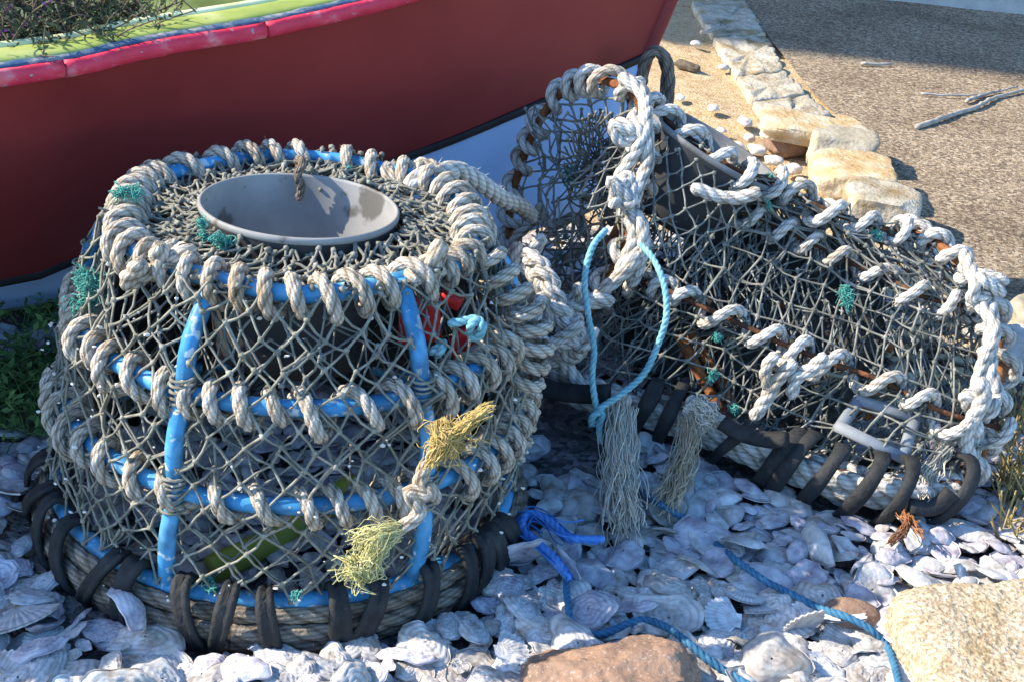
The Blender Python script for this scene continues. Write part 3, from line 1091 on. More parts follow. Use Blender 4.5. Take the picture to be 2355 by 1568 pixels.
def cyl(az, r, z):
    """az from the viewer's side, positive to the right"""
    return PC + np.array([math.sin(az) * r + .016 * min(z / .22, 1), -math.cos(az) * r, z])


def hoop_pts(r, z, n=120, poly=0.0, wob=.004, seed=0):
    out_ = []
    for k in range(n):
        a = 2 * PI * k / n
        rr_ = r * (1 + poly * math.cos(6 * (a - math.radians(12)))) + wob * mnoise.noise(Vector((math.cos(a) * 2, math.sin(a) * 2, seed)))
        out_.append(cyl(a, rr_, z + wob * mnoise.noise(Vector((math.cos(a) * 2, math.sin(a) * 2, seed + 7)))))
    return np.array(out_)


HR = [(.242, .471), (.304, .342), (.327, .212), (.336, .067)]
hoops = []
for k, (r_, z_) in enumerate(HR):
    P = hoop_pts(r_, z_, seed=k, poly=.02 if k == 0 else 0)
    hoops.append(P)
    b = MB()
    tube(b, P, .0118, 10, closed=True)
    part('hoop', b, MT['blue'], pot)
ROD_AZ = [math.radians(-17 + 57.5 * k) for k in range(6)]
for k, a in enumerate(ROD_AZ):
    mid = lambda i, o: cyl(a, (HR[i][0] + HR[i + 1][0]) / 2 + o, (HR[i][1] + HR[i + 1][1]) / 2)
    pts = [cyl(a + .02, HR[0][0] - .002, HR[0][1] + .004), mid(0, .020), cyl(a, HR[1][0] + .006, HR[1][1]), mid(1, .018), cyl(a, HR[2][0] + .004, HR[2][1]), mid(2, .013), cyl(a, HR[3][0] - .002, HR[3][1] - .01)]
    b = MB()
    tube(b, smooth_curve(pts, .02), .0118, 10)
    rod = part('rod', b, MT['blue'], pot)
    # cloth strip / tie at the crossings
    for j in (1, 2):
        b = MB()
        q = wrap_path(np.array([cyl(a, HR[j][0] + .008, HR[j][1] - .03), cyl(a, HR[j][0] + .006, HR[j][1] + .028)]), .0142, .0085, 1, jr=.1)
        tube(b, q, .0022, 5)
        part('tie', b, MT['twine'], rod)

# rope lashed round the three upper hoops
for k, (pit, rad, rr_) in enumerate([(.043, .0200, .0090), (.047, .0208, .0090), (.053, .0205, .0088)]):
    P = np.roll(hoops[k], 60, axis=0)
    q = wrap_path(P, rad, pit, 1, closed=True, jr=.34, jp=.52, sag=.4, phase=1.0 + k)
    b = MB()
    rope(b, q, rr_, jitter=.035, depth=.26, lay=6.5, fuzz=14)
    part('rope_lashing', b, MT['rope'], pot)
# tight coils round the right-hand rod
for a, z0, z1, ph in ((math.radians(97), .10, .29, 0), (math.radians(84), .26, .46, 2)):
    P = np.array([cyl(a, .335, z0), cyl(a, .335, (z0 + z1) / 2), cyl(a, .325 if z1 < .4 else .25, z1)])
    q = wrap_path(smooth_curve(P, .01), .021, .027, -1, jr=.16, jp=.2, phase=ph)
    b = MB()
    rope(b, q, .0092, jitter=.035, fuzz=10)
    part('rope_coil', b, MT['rope'], pot)
# a knotted lump of rope at the top right corner and the top left corner
for (a, r_, z_, sd_) in ((math.radians(52), .245, .478, 1), (math.radians(-32), .245, .478, 5), (math.radians(150), .25, .48, 3)):
    rr = random.Random(sd_)
    c = cyl(a, r_, z_)
    pts = [c + np.array([rr.gauss(0, .022), rr.gauss(0, .022), rr.gauss(0, .014)]) for _ in range(9)]
    b = MB()
    rope(b, smooth_curve(pts, .005), .0118, jitter=.07, fuzz=20)
    part('rope_knot', b, MT['rope'], pot)

# base: three rope rings under the blue hoop, bound with black rubber
for k, (r_, z_) in enumerate(((.350, .053), (.361, .032), (.356, .012))):
    b = MB()
    rope(b, hoop_pts(r_, z_, 200, wob=.003, seed=20 + k), .0125, closed=True, lay=9, jitter=.06, depth=.2, fuzz=6)
    part('base_rope', b, MT['ropeb'], pot)
strap_px = [(72, 1110), (90, 1165), (118, 1235), (160, 1290), (232, 1335), (300, 1370), (440, 1425), (505, 1440), (617, 1460), (778, 1455), (832, 1445), (972, 1405), (1065, 1350), (1112, 1335), (1160, 1300), (1195, 1262)]
azs = []
for px, py in strap_px:
    p = U(px, py, .04) - PC
    azs.append(math.atan2(p[0], -p[1]))
azs += [math.radians(x) for x in (112, 128, 150, 171, 190, 215, 232, 250)]
rr = random.Random(5)
for a in azs:
    skew = rr.uniform(-.09, .09)
    b = MB()
    nb = 30
    wd = rr.choice([.024, .028, .031])
    V = []
    for i in range(nb):
        t_ = 2 * PI * i / nb
        rad_ = math.cos(t_)
        zz = math.sin(t_)
        for (s1, s2) in ((-.5, -.003), (-.46, .0035), (-.2, .005), (0, .001), (.2, .005), (.46, .0035), (.5, -.003), (.3, -.004), (-.3, -.004)):
            aa = a + skew * zz + (s1 * wd * (1 + .12 * math.sin(2 * t_ + a * 5))) / .36
            k = 1 + rr.gauss(0, .02)
            V.append(cyl(aa, .350 + (.031 + s2) * rad_ * k, .040 + (.045 + s2) * zz * (1 if zz < 0 else 1.2) * k))
    b.add(V, ring_faces(nb, 9, True))
    part('rubber_strap', b, MT['rubber'], pot)

# crumbs of shell and dried weed caught all over the lashings and net
b = MB()
rr = random.Random(44)
for _ in range(190):
    az = rr.uniform(-1.9, 1.9)
    v = rr.random()
    z_ = .05 + .43 * v
    r_ = float(np.interp(z_, [.05, .21, .34, .47], [.36, .358, .33, .255])) + rr.uniform(-.012, .012)
    s_ = rr.uniform(.0010, .0030)
    p = cyl(az, r_, z_)
    b.add(p + ICO_V * s_ * np.array([1.3, .8, 1]) * (1 + rng.normal(0, .3, (12, 1))), ICO_F)
o = part('shell_crumbs', b, MT['whitestone'], pot, smooth=False)
o['kind'] = 'stuff'

# net round the sides
prof = [(HR[0][0] + .020, HR[0][1] + .008), (HR[1][0] + .021, HR[1][1]), (HR[2][0] + .018, HR[2][1]), (HR[3][0] + .010, HR[3][1] + .01)]
pa = np.array(prof)
pd = np.concatenate([[0], np.cumsum(np.linalg.norm(np.diff(pa, axis=0), axis=1))])
pd /= pd[-1]


def side(u, v, inset=0.0):
    az = 2 * PI * u
    r_ = float(np.interp(v, pd, pa[:, 0]))
    z_ = float(np.interp(v, pd, pa[:, 1]))
    seg = np.searchsorted(pd, v) - 1
    seg = min(max(seg, 0), 2)
    t_ = (v - pd[seg]) / (pd[seg + 1] - pd[seg])
    r_ -= .004 * math.sin(PI * min(max(t_, 0), 1)) + inset
    d = (az - math.radians(-75) + PI) % (2 * PI) - PI
    sh = math.exp(-(d / .55) ** 2)
    d2 = (az - math.radians(75) + PI) % (2 * PI) - PI
    sh2 = math.exp(-(d2 / .5) ** 2)
    az += .34 * sh * (v - .4) - .25 * sh2 * (v - .6) + .05 * mnoise.noise(Vector((math.cos(az) * 2.5, math.sin(az) * 2.5, v * 3)))
    z_ += .006 * mnoise.noise(Vector((math.cos(az) * 3, math.sin(az) * 3, v * 4 + 9)))
    return cyl(az, r_, z_)


b = MB()
net_grid(b, lambda u, v: side(u, v), 46, 17, r=.0020, kr=.0046, closed=True, jit=.0045, double=.16)
part('net', b, MT['twine'], pot)
b = MB()
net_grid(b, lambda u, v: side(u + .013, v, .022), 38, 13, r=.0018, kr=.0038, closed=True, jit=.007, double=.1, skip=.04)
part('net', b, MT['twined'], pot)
# net over the top, gathered to the funnel
RIM_R, RIM_Z = .139, .487
rimc = PC + np.array([.012, 0, 0])


def topnet(u, v):
    az = 2 * PI * u + .25 * v + .03 * math.sin(9 * 2 * PI * u)
    r_ = (.258 - .012 * v) * (1 - v) + (RIM_R + .004) * v
    z_ = .479 + .001 * v - .010 * math.sin(PI * v) - .014 * v * math.cos(az) * 0
    return cyl(az, r_, z_)


b = MB()
net_grid(b, topnet, 66, 8, r=.0021, kr=.0044, closed=True, jit=.0035, double=.25)
net_grid(b, lambda u, v: topnet(u + .01, v) - np.array([0, 0, .012]), 50, 5, r=.0016, kr=.0032, closed=True, jit=.005, double=.2)
part('net', b, MT['twine'], pot)
# solid dark sheet at the back, added so the pot's interior looks shaded
b = MB()
rows_s = []
for v in np.linspace(0, 1, 8):
    rows_s.append(np.array([cyl(math.radians(78 + 205 * k / 40), .225 + .07 * v + .014 * math.sin(k * 1.3 + v * 2), .43 - .33 * v) for k in range(41)]))
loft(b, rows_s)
part('dark_backdrop', b, MT['darksheet'], pot)
# a second net inside, hung as a curtain below the funnel
b = MB()


def inner(u, v):
    az = 2 * PI * u
    r_ = .20 + .06 * v + .03 * math.sin(3 * az + 1)
    return cyl(az + .2 * v, r_, .40 - .3 * v)


net_grid(b, inner, 30, 8, r=.0015, kr=.0032, closed=True, jit=.008, skip=.08)
part('net', b, MT['twined'], pot)


def funnel(mb, c, ax, r0, r1, L, th=.0035, n=72, mi_in=0, mi_out=1):
    ax = nrm(np.asarray(ax, float))
    a = nrm(np.cross(ax, [0.3, 1, .1]))
    bb = np.cross(ax, a)
    th_ = np.linspace(0, 2 * PI, n, endpoint=False)

    def ring(r_, h):
        return np.asarray(c)[None] + ax * h + a * (r_ * np.cos(th_))[:, None] + bb * (r_ * np.sin(th_))[:, None]
    hs_ = np.linspace(0, -L, 9)
    inn = [ring(r0 + (r1 - r0) * (k / 8), h) for k, h in enumerate(hs_)]
    lip = [ring(r0 + .0005, .003), ring(r0 + .003, .0045), ring(r0 + .0058, .002), ring(r0 + .0058, -.004), ring(r0 + .004, -.006)]
    outr = [ring(r0 + (r1 - r0) * (k / 8) + th, h) for k, h in enumerate(hs_)][1:]
    A_ = np.concatenate(inn[::-1] + lip)
    mb.add(A_, ring_faces(len(inn) + len(lip), n, False), mi_in)
    B_ = np.concatenate([lip[-1]] + outr + [inn[-1]])
    mb.add(B_, ring_faces(len(outr) + 2, n, False), mi_out)


b = MB()
funnel(b, rimc + np.array([0, 0, RIM_Z]), (.015, .055, 1), RIM_R - .006, .108, .215)
fun = part('funnel', b, [MT['plastic'], MT['plasticshade']], pot)
# rope tail tied over the rim at the back, and white rivets low on the funnel
b = MB()
pk = UY(688, 392, 1.868)
rope(b, smooth_curve([pk + np.array([.0, .014, -.01]), pk + np.array([-.004, .010, .012]), pk + np.array([.006, -.006, .014]), pk + np.array([.0, -.012, -.004]), pk + np.array([.006, -.012, -.02]), pk + np.array([.002, -.014, -.042])], .004), .0062, jitter=.1, fuzz=60)
part('rope_tail', b, MT['ropeb'], fun)
for a in (-35, -12, 2, 25):
    b = MB()
    q = cyl(math.radians(a), .121, .315 if a != 2 else .295)
    tube(b, np.array([q + np.array([math.cos(t_) * .005, -.002, math.sin(t_) * .005]) for t_ in np.linspace(0, 2 * PI, 10, endpoint=False)]), .0022, 5, closed=True)
    part('rivet', b, MT['whitestone'], fun)

# teal tufts and twine ends caught in the net, cyan knots on the right
def tuft(mb, c, s, n=60, seed=0, r=.0007):
    rr = random.Random(seed)
    axis = np.array([rr.gauss(0, .5), rr.gauss(0, .3), rr.gauss(0, 1)])
    axis = axis / np.linalg.norm(axis)
    lumps = [np.asarray(c) + axis * s * rr.uniform(-1.1, 1.1) + np.array([rr.gauss(0, s * .22) for _k in range(3)]) for _l in range(4)]
    for _ in range(n * 2):
        p = rr.choice(lumps) + np.array([rr.gauss(0, s * .14) for _k in range(3)])
        d = np.array([rr.gauss(0, 1), rr.gauss(0, .6), rr.gauss(-.5, .9)]) * s * rr.choice([.2, .3, .6])
        P = np.array([p, p + d * .35 + np.array([rr.gauss(0, s * .3) for _k in range(3)]), p + d * .7 + np.array([rr.gauss(0, s * .3) for _k in range(3)]), p + d])
        tube(mb, smooth_curve(P, s * .12), r, 3, cap=False)


for k, (px, py, Y, s, n_) in enumerate([(205, 655, 1.60, .026, 90), (190, 700, 1.60, .022, 70), (287, 440, 1.68, .018, 60), (512, 548, 1.60, .018, 60), (465, 525, 1.62, .013, 40),
                                        (370, 1330, 1.42, .010, 30), (485, 1345, 1.40, .012, 30), (680, 1365, 1.385, .011, 30), (800, 385, 1.95, .014, 40), (650, 372, 1.98, .012, 30), (235, 1260, 1.5, .012, 30), (1100, 1290, 1.56, .012, 30)]):
    b = MB()
    tuft(b, UY(px, py, Y), s * .72, n_, seed=k)
    part('twine_tuft', b, MT['teal'], pot)
for k, pp in enumerate([[(1030, 745), (1060, 740), (1095, 735), (1110, 750), (1100, 775), (1082, 770), (1085, 745), (1105, 735)],
                        [(985, 812), (1005, 800), (1020, 785), (1015, 805), (1000, 818)]]):
    b = MB()
    P = smooth_curve([UY(x, y, 1.545 + .006 * (i % 3)) for i, (x, y) in enumerate(pp)], .004)
    rope(b, P, .0058, jitter=.06, fuzz=10)
    part('twine_knot', b, MT['cyan'], pot)
# golden frayed twine and rope end with a pale yellow brush
b = MB()
fibres(b, [UY(1010, 985, 1.44), UY(1035, 1000, 1.43), UY(1075, 975, 1.43), UY(1120, 940, 1.44), UY(1150, 935, 1.45)], 40, .0009, .018, .006, curl=.6)
fibres(b, [UY(1005, 965, 1.44), UY(1020, 1005, 1.43), UY(1000, 1040, 1.43), UY(975, 1090, 1.43)], 50, .0010, .018, .012, curl=.5)
tuft(b, UY(1025, 995, 1.43), .024, 50, seed=91)
part('frayed_twine', b, MT['gold'], pot)
b = MB()
rope(b, smooth_curve([UY(985, 1060, 1.435), UY(965, 1110, 1.42), UY(985, 1140, 1.41), UY(940, 1130, 1.41), UY(965, 1175, 1.405), UY(935, 1205, 1.395), UY(900, 1225, 1.39)], .005), .0095, fuzz=30)
part('rope_knot', b, MT['rope'], pot)
b = MB()
fibres(b, [UY(915, 1215, 1.39), UY(880, 1225, 1.375), UY(835, 1240, 1.37), UY(800, 1262, 1.365)], 55, .0009, .014, .026, curl=.6)
fibres(b, [UY(905, 1225, 1.385), UY(880, 1245, 1.365), UY(855, 1280, 1.35), UY(845, 1330, 1.345)], 70, .0009, .014, .024, curl=.6)
tuft(b, UY(850, 1290, 1.345), .026, 90, seed=92)
part('frayed_twine', b, MT['yellowtuft'], pot)

# things lying inside the blue pot
b = MB()
pp = [U(485, 1310, .03), U(560, 1275, .035), U(670, 1215, .035), U(815, 1115, .04)]
P = smooth_curve(pp, .01)
tube(b, P, .021, 14, flat=(1, 1.0))
single('plastic_pipe', b, MT['ypipe'], 'yellow-green plastic pipe lying on shells inside the blue-framed pot', 'pipe')
red = thing('bait_holder', 'red plastic bait holder seen through the net on the right of the blue-framed pot', 'bait holder', UY(1000, 740, 1.66))
for pp, r_ in (([(935, 790), (945, 720), (985, 700), (995, 780)], .011), ([(1015, 680), (1040, 690), (1060, 700)], .010), ([(1060, 760), (1080, 790), (1040, 800)], .013), ([(950, 705), (1000, 690), (1040, 690)], .008)):
    b = MB()
    tube(b, smooth_curve([UY(x, y, 1.64) for x, y in pp], .01), r_, 10, flat=(1.2, .8))
    part('bar', b, MT['red'], red)

# ================================================================== POT 2: half-round creel lashed in white rope
CPO = UY(1700, 700, 2.15)
creel = thing('lobster_creel', 'rusty half-round lobster creel lashed in white rope with black rubber round its base', 'lobster creel', (CPO[0], CPO[1], 0))


def PZ(lst):
    return np.array([U(x, y, z) for x, y, z in lst])


def PY(lst):
    return np.array([UY(x, y, Y) for x, y, Y in lst])


arch_l = PY([(1310, 870, 2.13), (1330, 780, 2.16), (1385, 665, 2.19), (1440, 560, 2.21), (1472, 440, 2.24), (1486, 330, 2.27), (1470, 235, 2.31), (1425, 198, 2.35), (1360, 185, 2.42), (1290, 215, 2.47),
             (1235, 290, 2.50), (1192, 400, 2.52), (1172, 500, 2.52), (1180, 590, 2.52), (1205, 690, 2.50)])
base_n = PZ([(1240, 830, .08), (1310, 872, .08), (1420, 910, .078), (1560, 945, .075), (1660, 985, .075), (1780, 1035, .073), (1900, 1080, .073), (2050, 1115, .073), (2210, 1115, .073)])
arch_r = PY([(2200, 1130, 1.885), (2258, 1040, 1.93), (2288, 930, 1.97), (2298, 830, 2.03), (2282, 730, 2.09), (2245, 645, 2.15), (2175, 575, 2.20), (2105, 540, 2.28), (2080, 540, 2.40), (2150, 620, 2.52), (2250, 760, 2.56)])
bar_m = PZ([(1400, 640, .22), (1500, 655, .24), (1570, 685, .25), (1690, 740, .235), (1800, 790, .22), (1900, 830, .21), (2010, 868, .20), (2100, 912, .19), (2190, 955, .175), (2310, 985, .15)])
bar_u = PZ([(1478, 390, .40), (1560, 430, .39), (1640, 470, .37), (1750, 505, .35), (1870, 560, .325), (1960, 605, .305), (2050, 645, .295), (2130, 685, .285), (2300, 720, .26)])
ridge = PZ([(1440, 190, .54), (1500, 250, .50), (1600, 330, .47), (1700, 395, .44), (1800, 425, .41), (1880, 475, .39), (1990, 515, .37), (2105, 540, .355)])
far_u = ridge + np.array([.06, .14, -.08])
far_b = np.array([arch_l[-1] + (np.array([1.0, 2.45, .03]) - arch_l[-1]) * t for t in np.linspace(0, 1, 8)])

curves = {}
for nm, P, r_ in (('arch_l', arch_l, .0085), ('arch_r', arch_r, .0085), ('base', base_n, .0095), ('mid', bar_m, .0046), ('upper', bar_u, .0046), ('ridge', ridge, .0046), ('faru', far_u, .007), ('farb', far_b, .009)):
    Q = smooth_curve(P, .012)
    curves[nm] = Q
    b = MB()
    tube(b, Q, r_, 8, jitter=.12)
    part('arch' if 'arch' in nm else 'frame_bar', b, MT['rust'] if 'arch' in nm else MT['rustd'], creel)
# base end bars
for A_, B_ in ((arch_l[0], arch_l[-1]), (arch_r[0], far_b[-1])):
    b = MB()
    tube(b, resample(np.array([A_, (A_ + B_) / 2 + np.array([-.01, 0, .0]), B_]), .02), .0095, 8, jitter=.1)
    part('frame_bar', b, MT['rust'], creel)

# lashings
for nm, pit, rad, rr_, hand, sg, ph in (('arch_l', .056, .0200, .0104, -1, .1, .3), ('mid', .064, .0195, .0094, -1, .4, 1.2), ('upper', .068, .0195, .0094, -1, .4, .4),
                                        ('ridge', .056, .020, .0098, -1, .2, 2.0), ('arch_r', .058, .0205, .0108, -1, .1, 1.0), ('faru', .07, .02, .0098, -1, .2, .7)):
    q = wrap_path(curves[nm], rad, pit, hand, jr=.32, jp=.5, sag=sg, phase=ph)
    b = MB()
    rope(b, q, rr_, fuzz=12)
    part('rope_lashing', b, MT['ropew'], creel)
# heavy rope running down the near leg of the left arch, and round the right arch
for pts, r_ in ((PY([(1425, 175, 2.30), (1470, 215, 2.27), (1492, 290, 2.22), (1490, 370, 2.20), (1470, 430, 2.18), (1450, 490, 2.17), (1458, 540, 2.16), (1440, 590, 2.14), (1420, 640, 2.13)]), .0122),
                (PY([(1400, 290, 2.24), (1440, 285, 2.22), (1480, 300, 2.21), (1470, 350, 2.20), (1430, 400, 2.20), (1415, 445, 2.18), (1440, 480, 2.17), (1470, 520, 2.15), (1480, 570, 2.14), (1462, 620, 2.14), (1450, 660, 2.14)]), .0116),
                (PY([(1500, 560, 2.16), (1470, 590, 2.13), (1440, 620, 2.12), (1400, 660, 2.11), (1365, 690, 2.11)]), .0125),
                (PY([(2215, 580, 2.13), (2235, 630, 2.08), (2262, 675, 2.05), (2278, 720, 2.02), (2286, 790, 1.99), (2275, 850, 1.96), (2290, 900, 1.95), (2265, 960, 1.93), (2240, 1010, 1.92), (2245, 1070, 1.90)]), .0118),
                (PY([(2210, 605, 2.12), (2250, 640, 2.06), (2245, 690, 2.04), (2282, 750, 1.99), (2262, 830, 1.97), (2245, 900, 1.95), (2232, 960, 1.93)]), .0108)):
    b = MB()
    rope(b, smooth_curve(pts + rng.normal(0, .003, pts.shape), .005), r_, fuzz=30)
    part('rope_lashing', b, MT['ropew'], creel)
# white plaited hawser with a big knot at the near foot
plait = smooth_curve(PY([(1180, 600, 2.16), (1215, 605, 2.09), (1250, 640, 2.05), (1270, 690, 2.03), (1290, 730, 2.02), (1310, 770, 2.02), (1320, 810, 2.03)]), .006)
T_, N_, B_ = frames(plait)
for k in range(3):
    s_ = np.arange(len(plait)) * .006 / .085 * 2 * PI + k * 2.094
    q = plait + N_ * (np.sin(s_) * .015)[:, None] + B_ * (np.sin(2 * s_) * .008)[:, None]
    b = MB()
    rope(b, q, .0112, fuzz=30)
    part('hawser_strand', b, MT['ropew'], creel)
for sd_, (px, py, Y, s_, n_) in enumerate([(1305, 775, 2.01, .026, 12), (1200, 612, 2.11, .02, 9), (1425, 440, 2.17, .019, 8), (1440, 300, 2.21, .014, 6), (2262, 668, 2.04, .017, 8), (2262, 940, 1.92, .016, 7), (1335, 700, 2.10, .02, 8), (1590, 950, 1.98, .018, 7)]):
    rr = random.Random(100 + sd_)
    c = UY(px, py, Y)
    pts = [c + np.array([rr.gauss(0, s_), rr.gauss(0, s_ * .6), rr.gauss(0, s_)]) for _ in range(n_)]
    b = MB()
    rope(b, smooth_curve(pts, .005), .0105, fuzz=40)
    part('rope_knot', b, MT['ropew'], creel)
# loose rope hanging at the left foot
b = MB()
rope(b, smooth_curve(PY([(1255, 655, 2.09), (1210, 690, 2.09), (1195, 740, 2.09), (1215, 790, 2.08), (1235, 850, 2.07), (1290, 830, 2.05), (1330, 880, 2.03), (1360, 900, 2.03)]), .005), .0125, fuzz=30)
part('rope_end', b, MT['ropew'], creel)
# diagonal loose pieces of rope across the near side
for pp, r_ in (([(1590, 430), (1650, 452), (1700, 455), (1750, 440)], .0115), ([(1820, 915), (1830, 870), (1870, 845), (1900, 815)], .0115), ([(1770, 900), (1760, 860), (1770, 830), (1790, 815)], .0105), ([(1730, 965), (1760, 920), (1790, 870), (1830, 830)], .0115),
               ([(2250, 1000), (2240, 960), (2262, 915), (2255, 870)], .0125), ([(2230, 1060), (2222, 1010), (2238, 960)], .0125)):
    b = MB()
    ys = {True: 2.12, False: 1.98}
    Y0 = 2.15 if pp[0][1] < 500 else (1.94 if pp[0][0] < 2000 else 1.90)
    rope(b, smooth_curve(PY([(x, y, Y0) for x, y in pp]), .005), r_, fuzz=30)
    part('rope_end', b, MT['ropew'], creel)

# nets --------------------------------------------------------------
cn = {k: v for k, v in curves.items()}


def at_curve(Q, u):
    x = min(max(u, 0), 1) * (len(Q) - 1)
    i = min(int(x), len(Q) - 2)
    return Q[i] * (1 - (x - i)) + Q[i + 1] * (x - i)


def hull_side(u, v, sag=.012):
    rows = [at_curve(cn[k], u) for k in ('base', 'mid', 'upper', 'ridge')]
    x = v * 3
    i = min(int(x), 2)
    t_ = x - i
    p = rows[i] * (1 - t_) + rows[i + 1] * t_
    p = p + np.array([.0, .7, .0]) * sag * math.sin(PI * t_) + np.array([-.2, -.9, .3]) * .012
    p = p + np.array([mnoise.noise(Vector((u * 5, v * 5, k))) for k in (1, 2, 3)]) * .008
    return p


b = MB()
net_grid(b, lambda u, v: hull_side(u + .10 * (v - .5), v), 17, 13, r=.0020, kr=.0050, jit=.005, diamond=False, double=.10, skip=.03)
part('net', b, MT['twinem'], creel)
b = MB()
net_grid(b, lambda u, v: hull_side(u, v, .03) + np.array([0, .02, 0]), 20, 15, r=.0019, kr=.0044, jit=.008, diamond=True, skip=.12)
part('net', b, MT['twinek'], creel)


def far_side(u, v):
    rows = [at_curve(cn[k], u) for k in ('ridge', 'faru', 'farb')]
    x = v * 2
    i = min(int(x), 1)
    t_ = x - i
    return rows[i] * (1 - t_) + rows[i + 1] * t_


b = MB()
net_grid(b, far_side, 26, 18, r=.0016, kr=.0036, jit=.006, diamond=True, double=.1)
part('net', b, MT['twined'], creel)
# crumpled layers of old netting bunched inside
for q in range(1):
    b = MB()

    def crump(u, v):
        p = hull_side(.18 + .80 * u, .06 + .86 * v, .05)
        n3 = np.array([mnoise.noise(Vector((u * 7 + q * 11, v * 5, k + q * 3.3))) for k in (1, 2, 3)])
        return p + np.array([0, .035 + .045 * q, -.01 * q]) + n3 * .035
    net_grid(b, crump, 24, 16, r=.0018, kr=.0040, jit=.006, diamond=q != 1, skip=.08, sides=4)
    part('net', b, MT['twinek' if q else 'twined'], creel)
b = MB()
rows_s = [np.array([hull_side(.22 + .5 * k / 24, v, .02) + np.array([.03, .13 + .10 * v + .02 * math.sin(k * 1.1 + v * 3), -.02]) for k in range(25)]) for v in np.linspace(.02, .62, 9)]
loft(b, rows_s)  # another solid dark sheet added behind the net to darken the inside
part('dark_sleeve', b, MT['darksheet'], creel)
# floor net and a dark inner curtain
b = MB()
net_grid(b, lambda u, v: at_curve(cn['base'], u) * (1 - v) + at_curve(cn['farb'], u) * v + np.array([0, 0, -.01]), 22, 14, r=.0017, kr=.0036, jit=.006)
part('net', b, MT['twined'], creel)
b = MB()
net_grid(b, lambda u, v: (at_curve(cn['mid'], .05 + .5 * u) * .5 + at_curve(cn['faru'], .05 + .5 * u) * .5) * (1 - v) + (at_curve(cn['base'], .1 + .4 * u) * .6 + at_curve(cn['farb'], .1 + .4 * u) * .4) * v, 18, 12, r=.0015, kr=.0032, jit=.012, skip=.1)
part('net', b, MT['twined'], creel)

# solid dark sheet hung inside, added to darken the creel's interior
b = MB()
Q = [PY([(1395 + 18 * k, 590 + 8 * math.sin(k), 2.42 + .03 * math.sin(k * 1.3)) for k in range(14)]), PY([(1385 + 19 * k, 740, 2.36 + .035 * math.sin(k * 1.1 + 1)) for k in range(14)]), PY([(1380 + 21 * k, 905 + 4 * k, 2.28 + .03 * math.sin(k * 1.2)) for k in range(14)])]
rows_s = [Q[0] * (1 - v) ** 2 + Q[1] * 2 * v * (1 - v) + Q[2] * v * v for v in np.linspace(0, 1, 10)]
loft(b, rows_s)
part('dark_sleeve', b, MT['darksheet'], creel)

# left end net: upright strands over the arch, gathered to an eye on the right
eye = UY(1372, 375, 2.36)
al = curves['arch_l']
apx = np.array([project(p)[:2] for p in al])


def arch_Y(px, py):
    """depth on the sheet through the arch"""
    d = (apx[:, 0] - px) ** 2 + (apx[:, 1] - py) ** 2
    w_ = 1 / (d + 400.0) ** 1.5
    return float((w_ * al[:, 1]).sum() / w_.sum())


def inside(px, py, poly):
    c = False
    n = len(poly)
    for i in range(n):
        x1, y1 = poly[i]
        x2, y2 = poly[(i + 1) % n]
        if (y1 > py) != (y2 > py) and px < (x2 - x1) * (py - y1) / (y2 - y1) + x1:
            c = not c
    return c


b = MB()
A_, Bb, K_ = [], [], []
gx0, gx1, gy0, gy1 = 1165, 1500, 160, 860
cols = 9
rows_ = 21
nodes = {}
for i in range(cols + 1):
    for j in range(rows_ + 1):
        u, v = i / cols, j / rows_
        px = gx0 + (gx1 - gx0) * u
        py = gy0 + (gy1 - gy0) * v
        ex, ey = px - 1385, py - 375
        dd = math.hypot(ex, ey)
        k = math.exp(-(dd / 90) ** 2)
        px -= ex * .45 * k + (ey * .5 * k)
        py -= ey * .45 * k - (ex * .5 * k)
        px += rng.normal(0, 5)
        py += rng.normal(0, 5) + 14 * math.sin(u * 5)
        if inside(px, py, apx):
            Y = arch_Y(px, py) - .01 + .09 * k
            nodes[(i, j)] = UY(px, py, Y)
for (i, j), p in nodes.items():
    for d, pr in (((0, 1), 1), ((1, 0), .8)):
        q = nodes.get((i + d[0], j + d[1]))
        if q is not None and random.random() < pr:
            A_.append(p)
            Bb.append(q)
            if d == (0, 1) and random.random() < .35:
                o = np.array([rng.normal(0, .004), 0, 0])
                A_.append(p + o)
                Bb.append(q + o)
    # tie the outermost nodes to the arch
    if any((i + a, j + c) not in nodes for a, c in ((1, 0), (-1, 0), (0, 1), (0, -1))):
        dd = np.linalg.norm(al - p, axis=1)
        k = int(dd.argmin())
        if dd[k] < .07:
            A_.append(p)
            Bb.append(al[k])
segs(b, A_, Bb, .0024, 5)
knots(b, list(nodes.values()), .0050)
part('net', b, MT['twine'], creel)
b = MB()
A_, Bb = [], []
for k in range(34):
    a = 2 * PI * k / 34
    for q in range(3):
        r0, r1 = 12 + q * 26, 12 + (q + 1) * 26
        tw0, tw1 = a + q * .35, a + (q + 1) * .35
        A_.append(UY(1385 + r0 * math.cos(tw0), 375 + r0 * 1.3 * math.sin(tw0), 2.43 - q * .03 + rng.normal(0, .006)))
        Bb.append(UY(1385 + r1 * math.cos(tw1), 375 + r1 * 1.3 * math.sin(tw1), 2.40 - q * .03 + rng.normal(0, .006)))
segs(b, A_, Bb, .0019, 5)
knots(b, Bb, .0034)
part('net', b, MT['twine'], creel)
for k, (px, py, Y, s, n_) in enumerate([(1312, 408, 2.40, .020, 90), (1300, 540, 2.37, .012, 30), (1285, 590, 2.36, .012, 30), (1775, 408, 2.28, .011, 40), (1770, 470, 2.2, .01, 20), (1620, 385, 2.25, .010, 25), (1950, 690, 2.07, .020, 90), (1640, 860, 2.0, .012, 40), (1690, 940, 1.97, .013, 40), (1650, 770, 2.03, .012, 30), (2015, 540, 2.2, .012, 30), (1560, 350, 2.24, .01, 25)]):
    b = MB()
    tuft(b, UY(px, py, Y), s * .68, n_, seed=30 + k)
    part('twine_tuft', b, MT['teal'], creel)

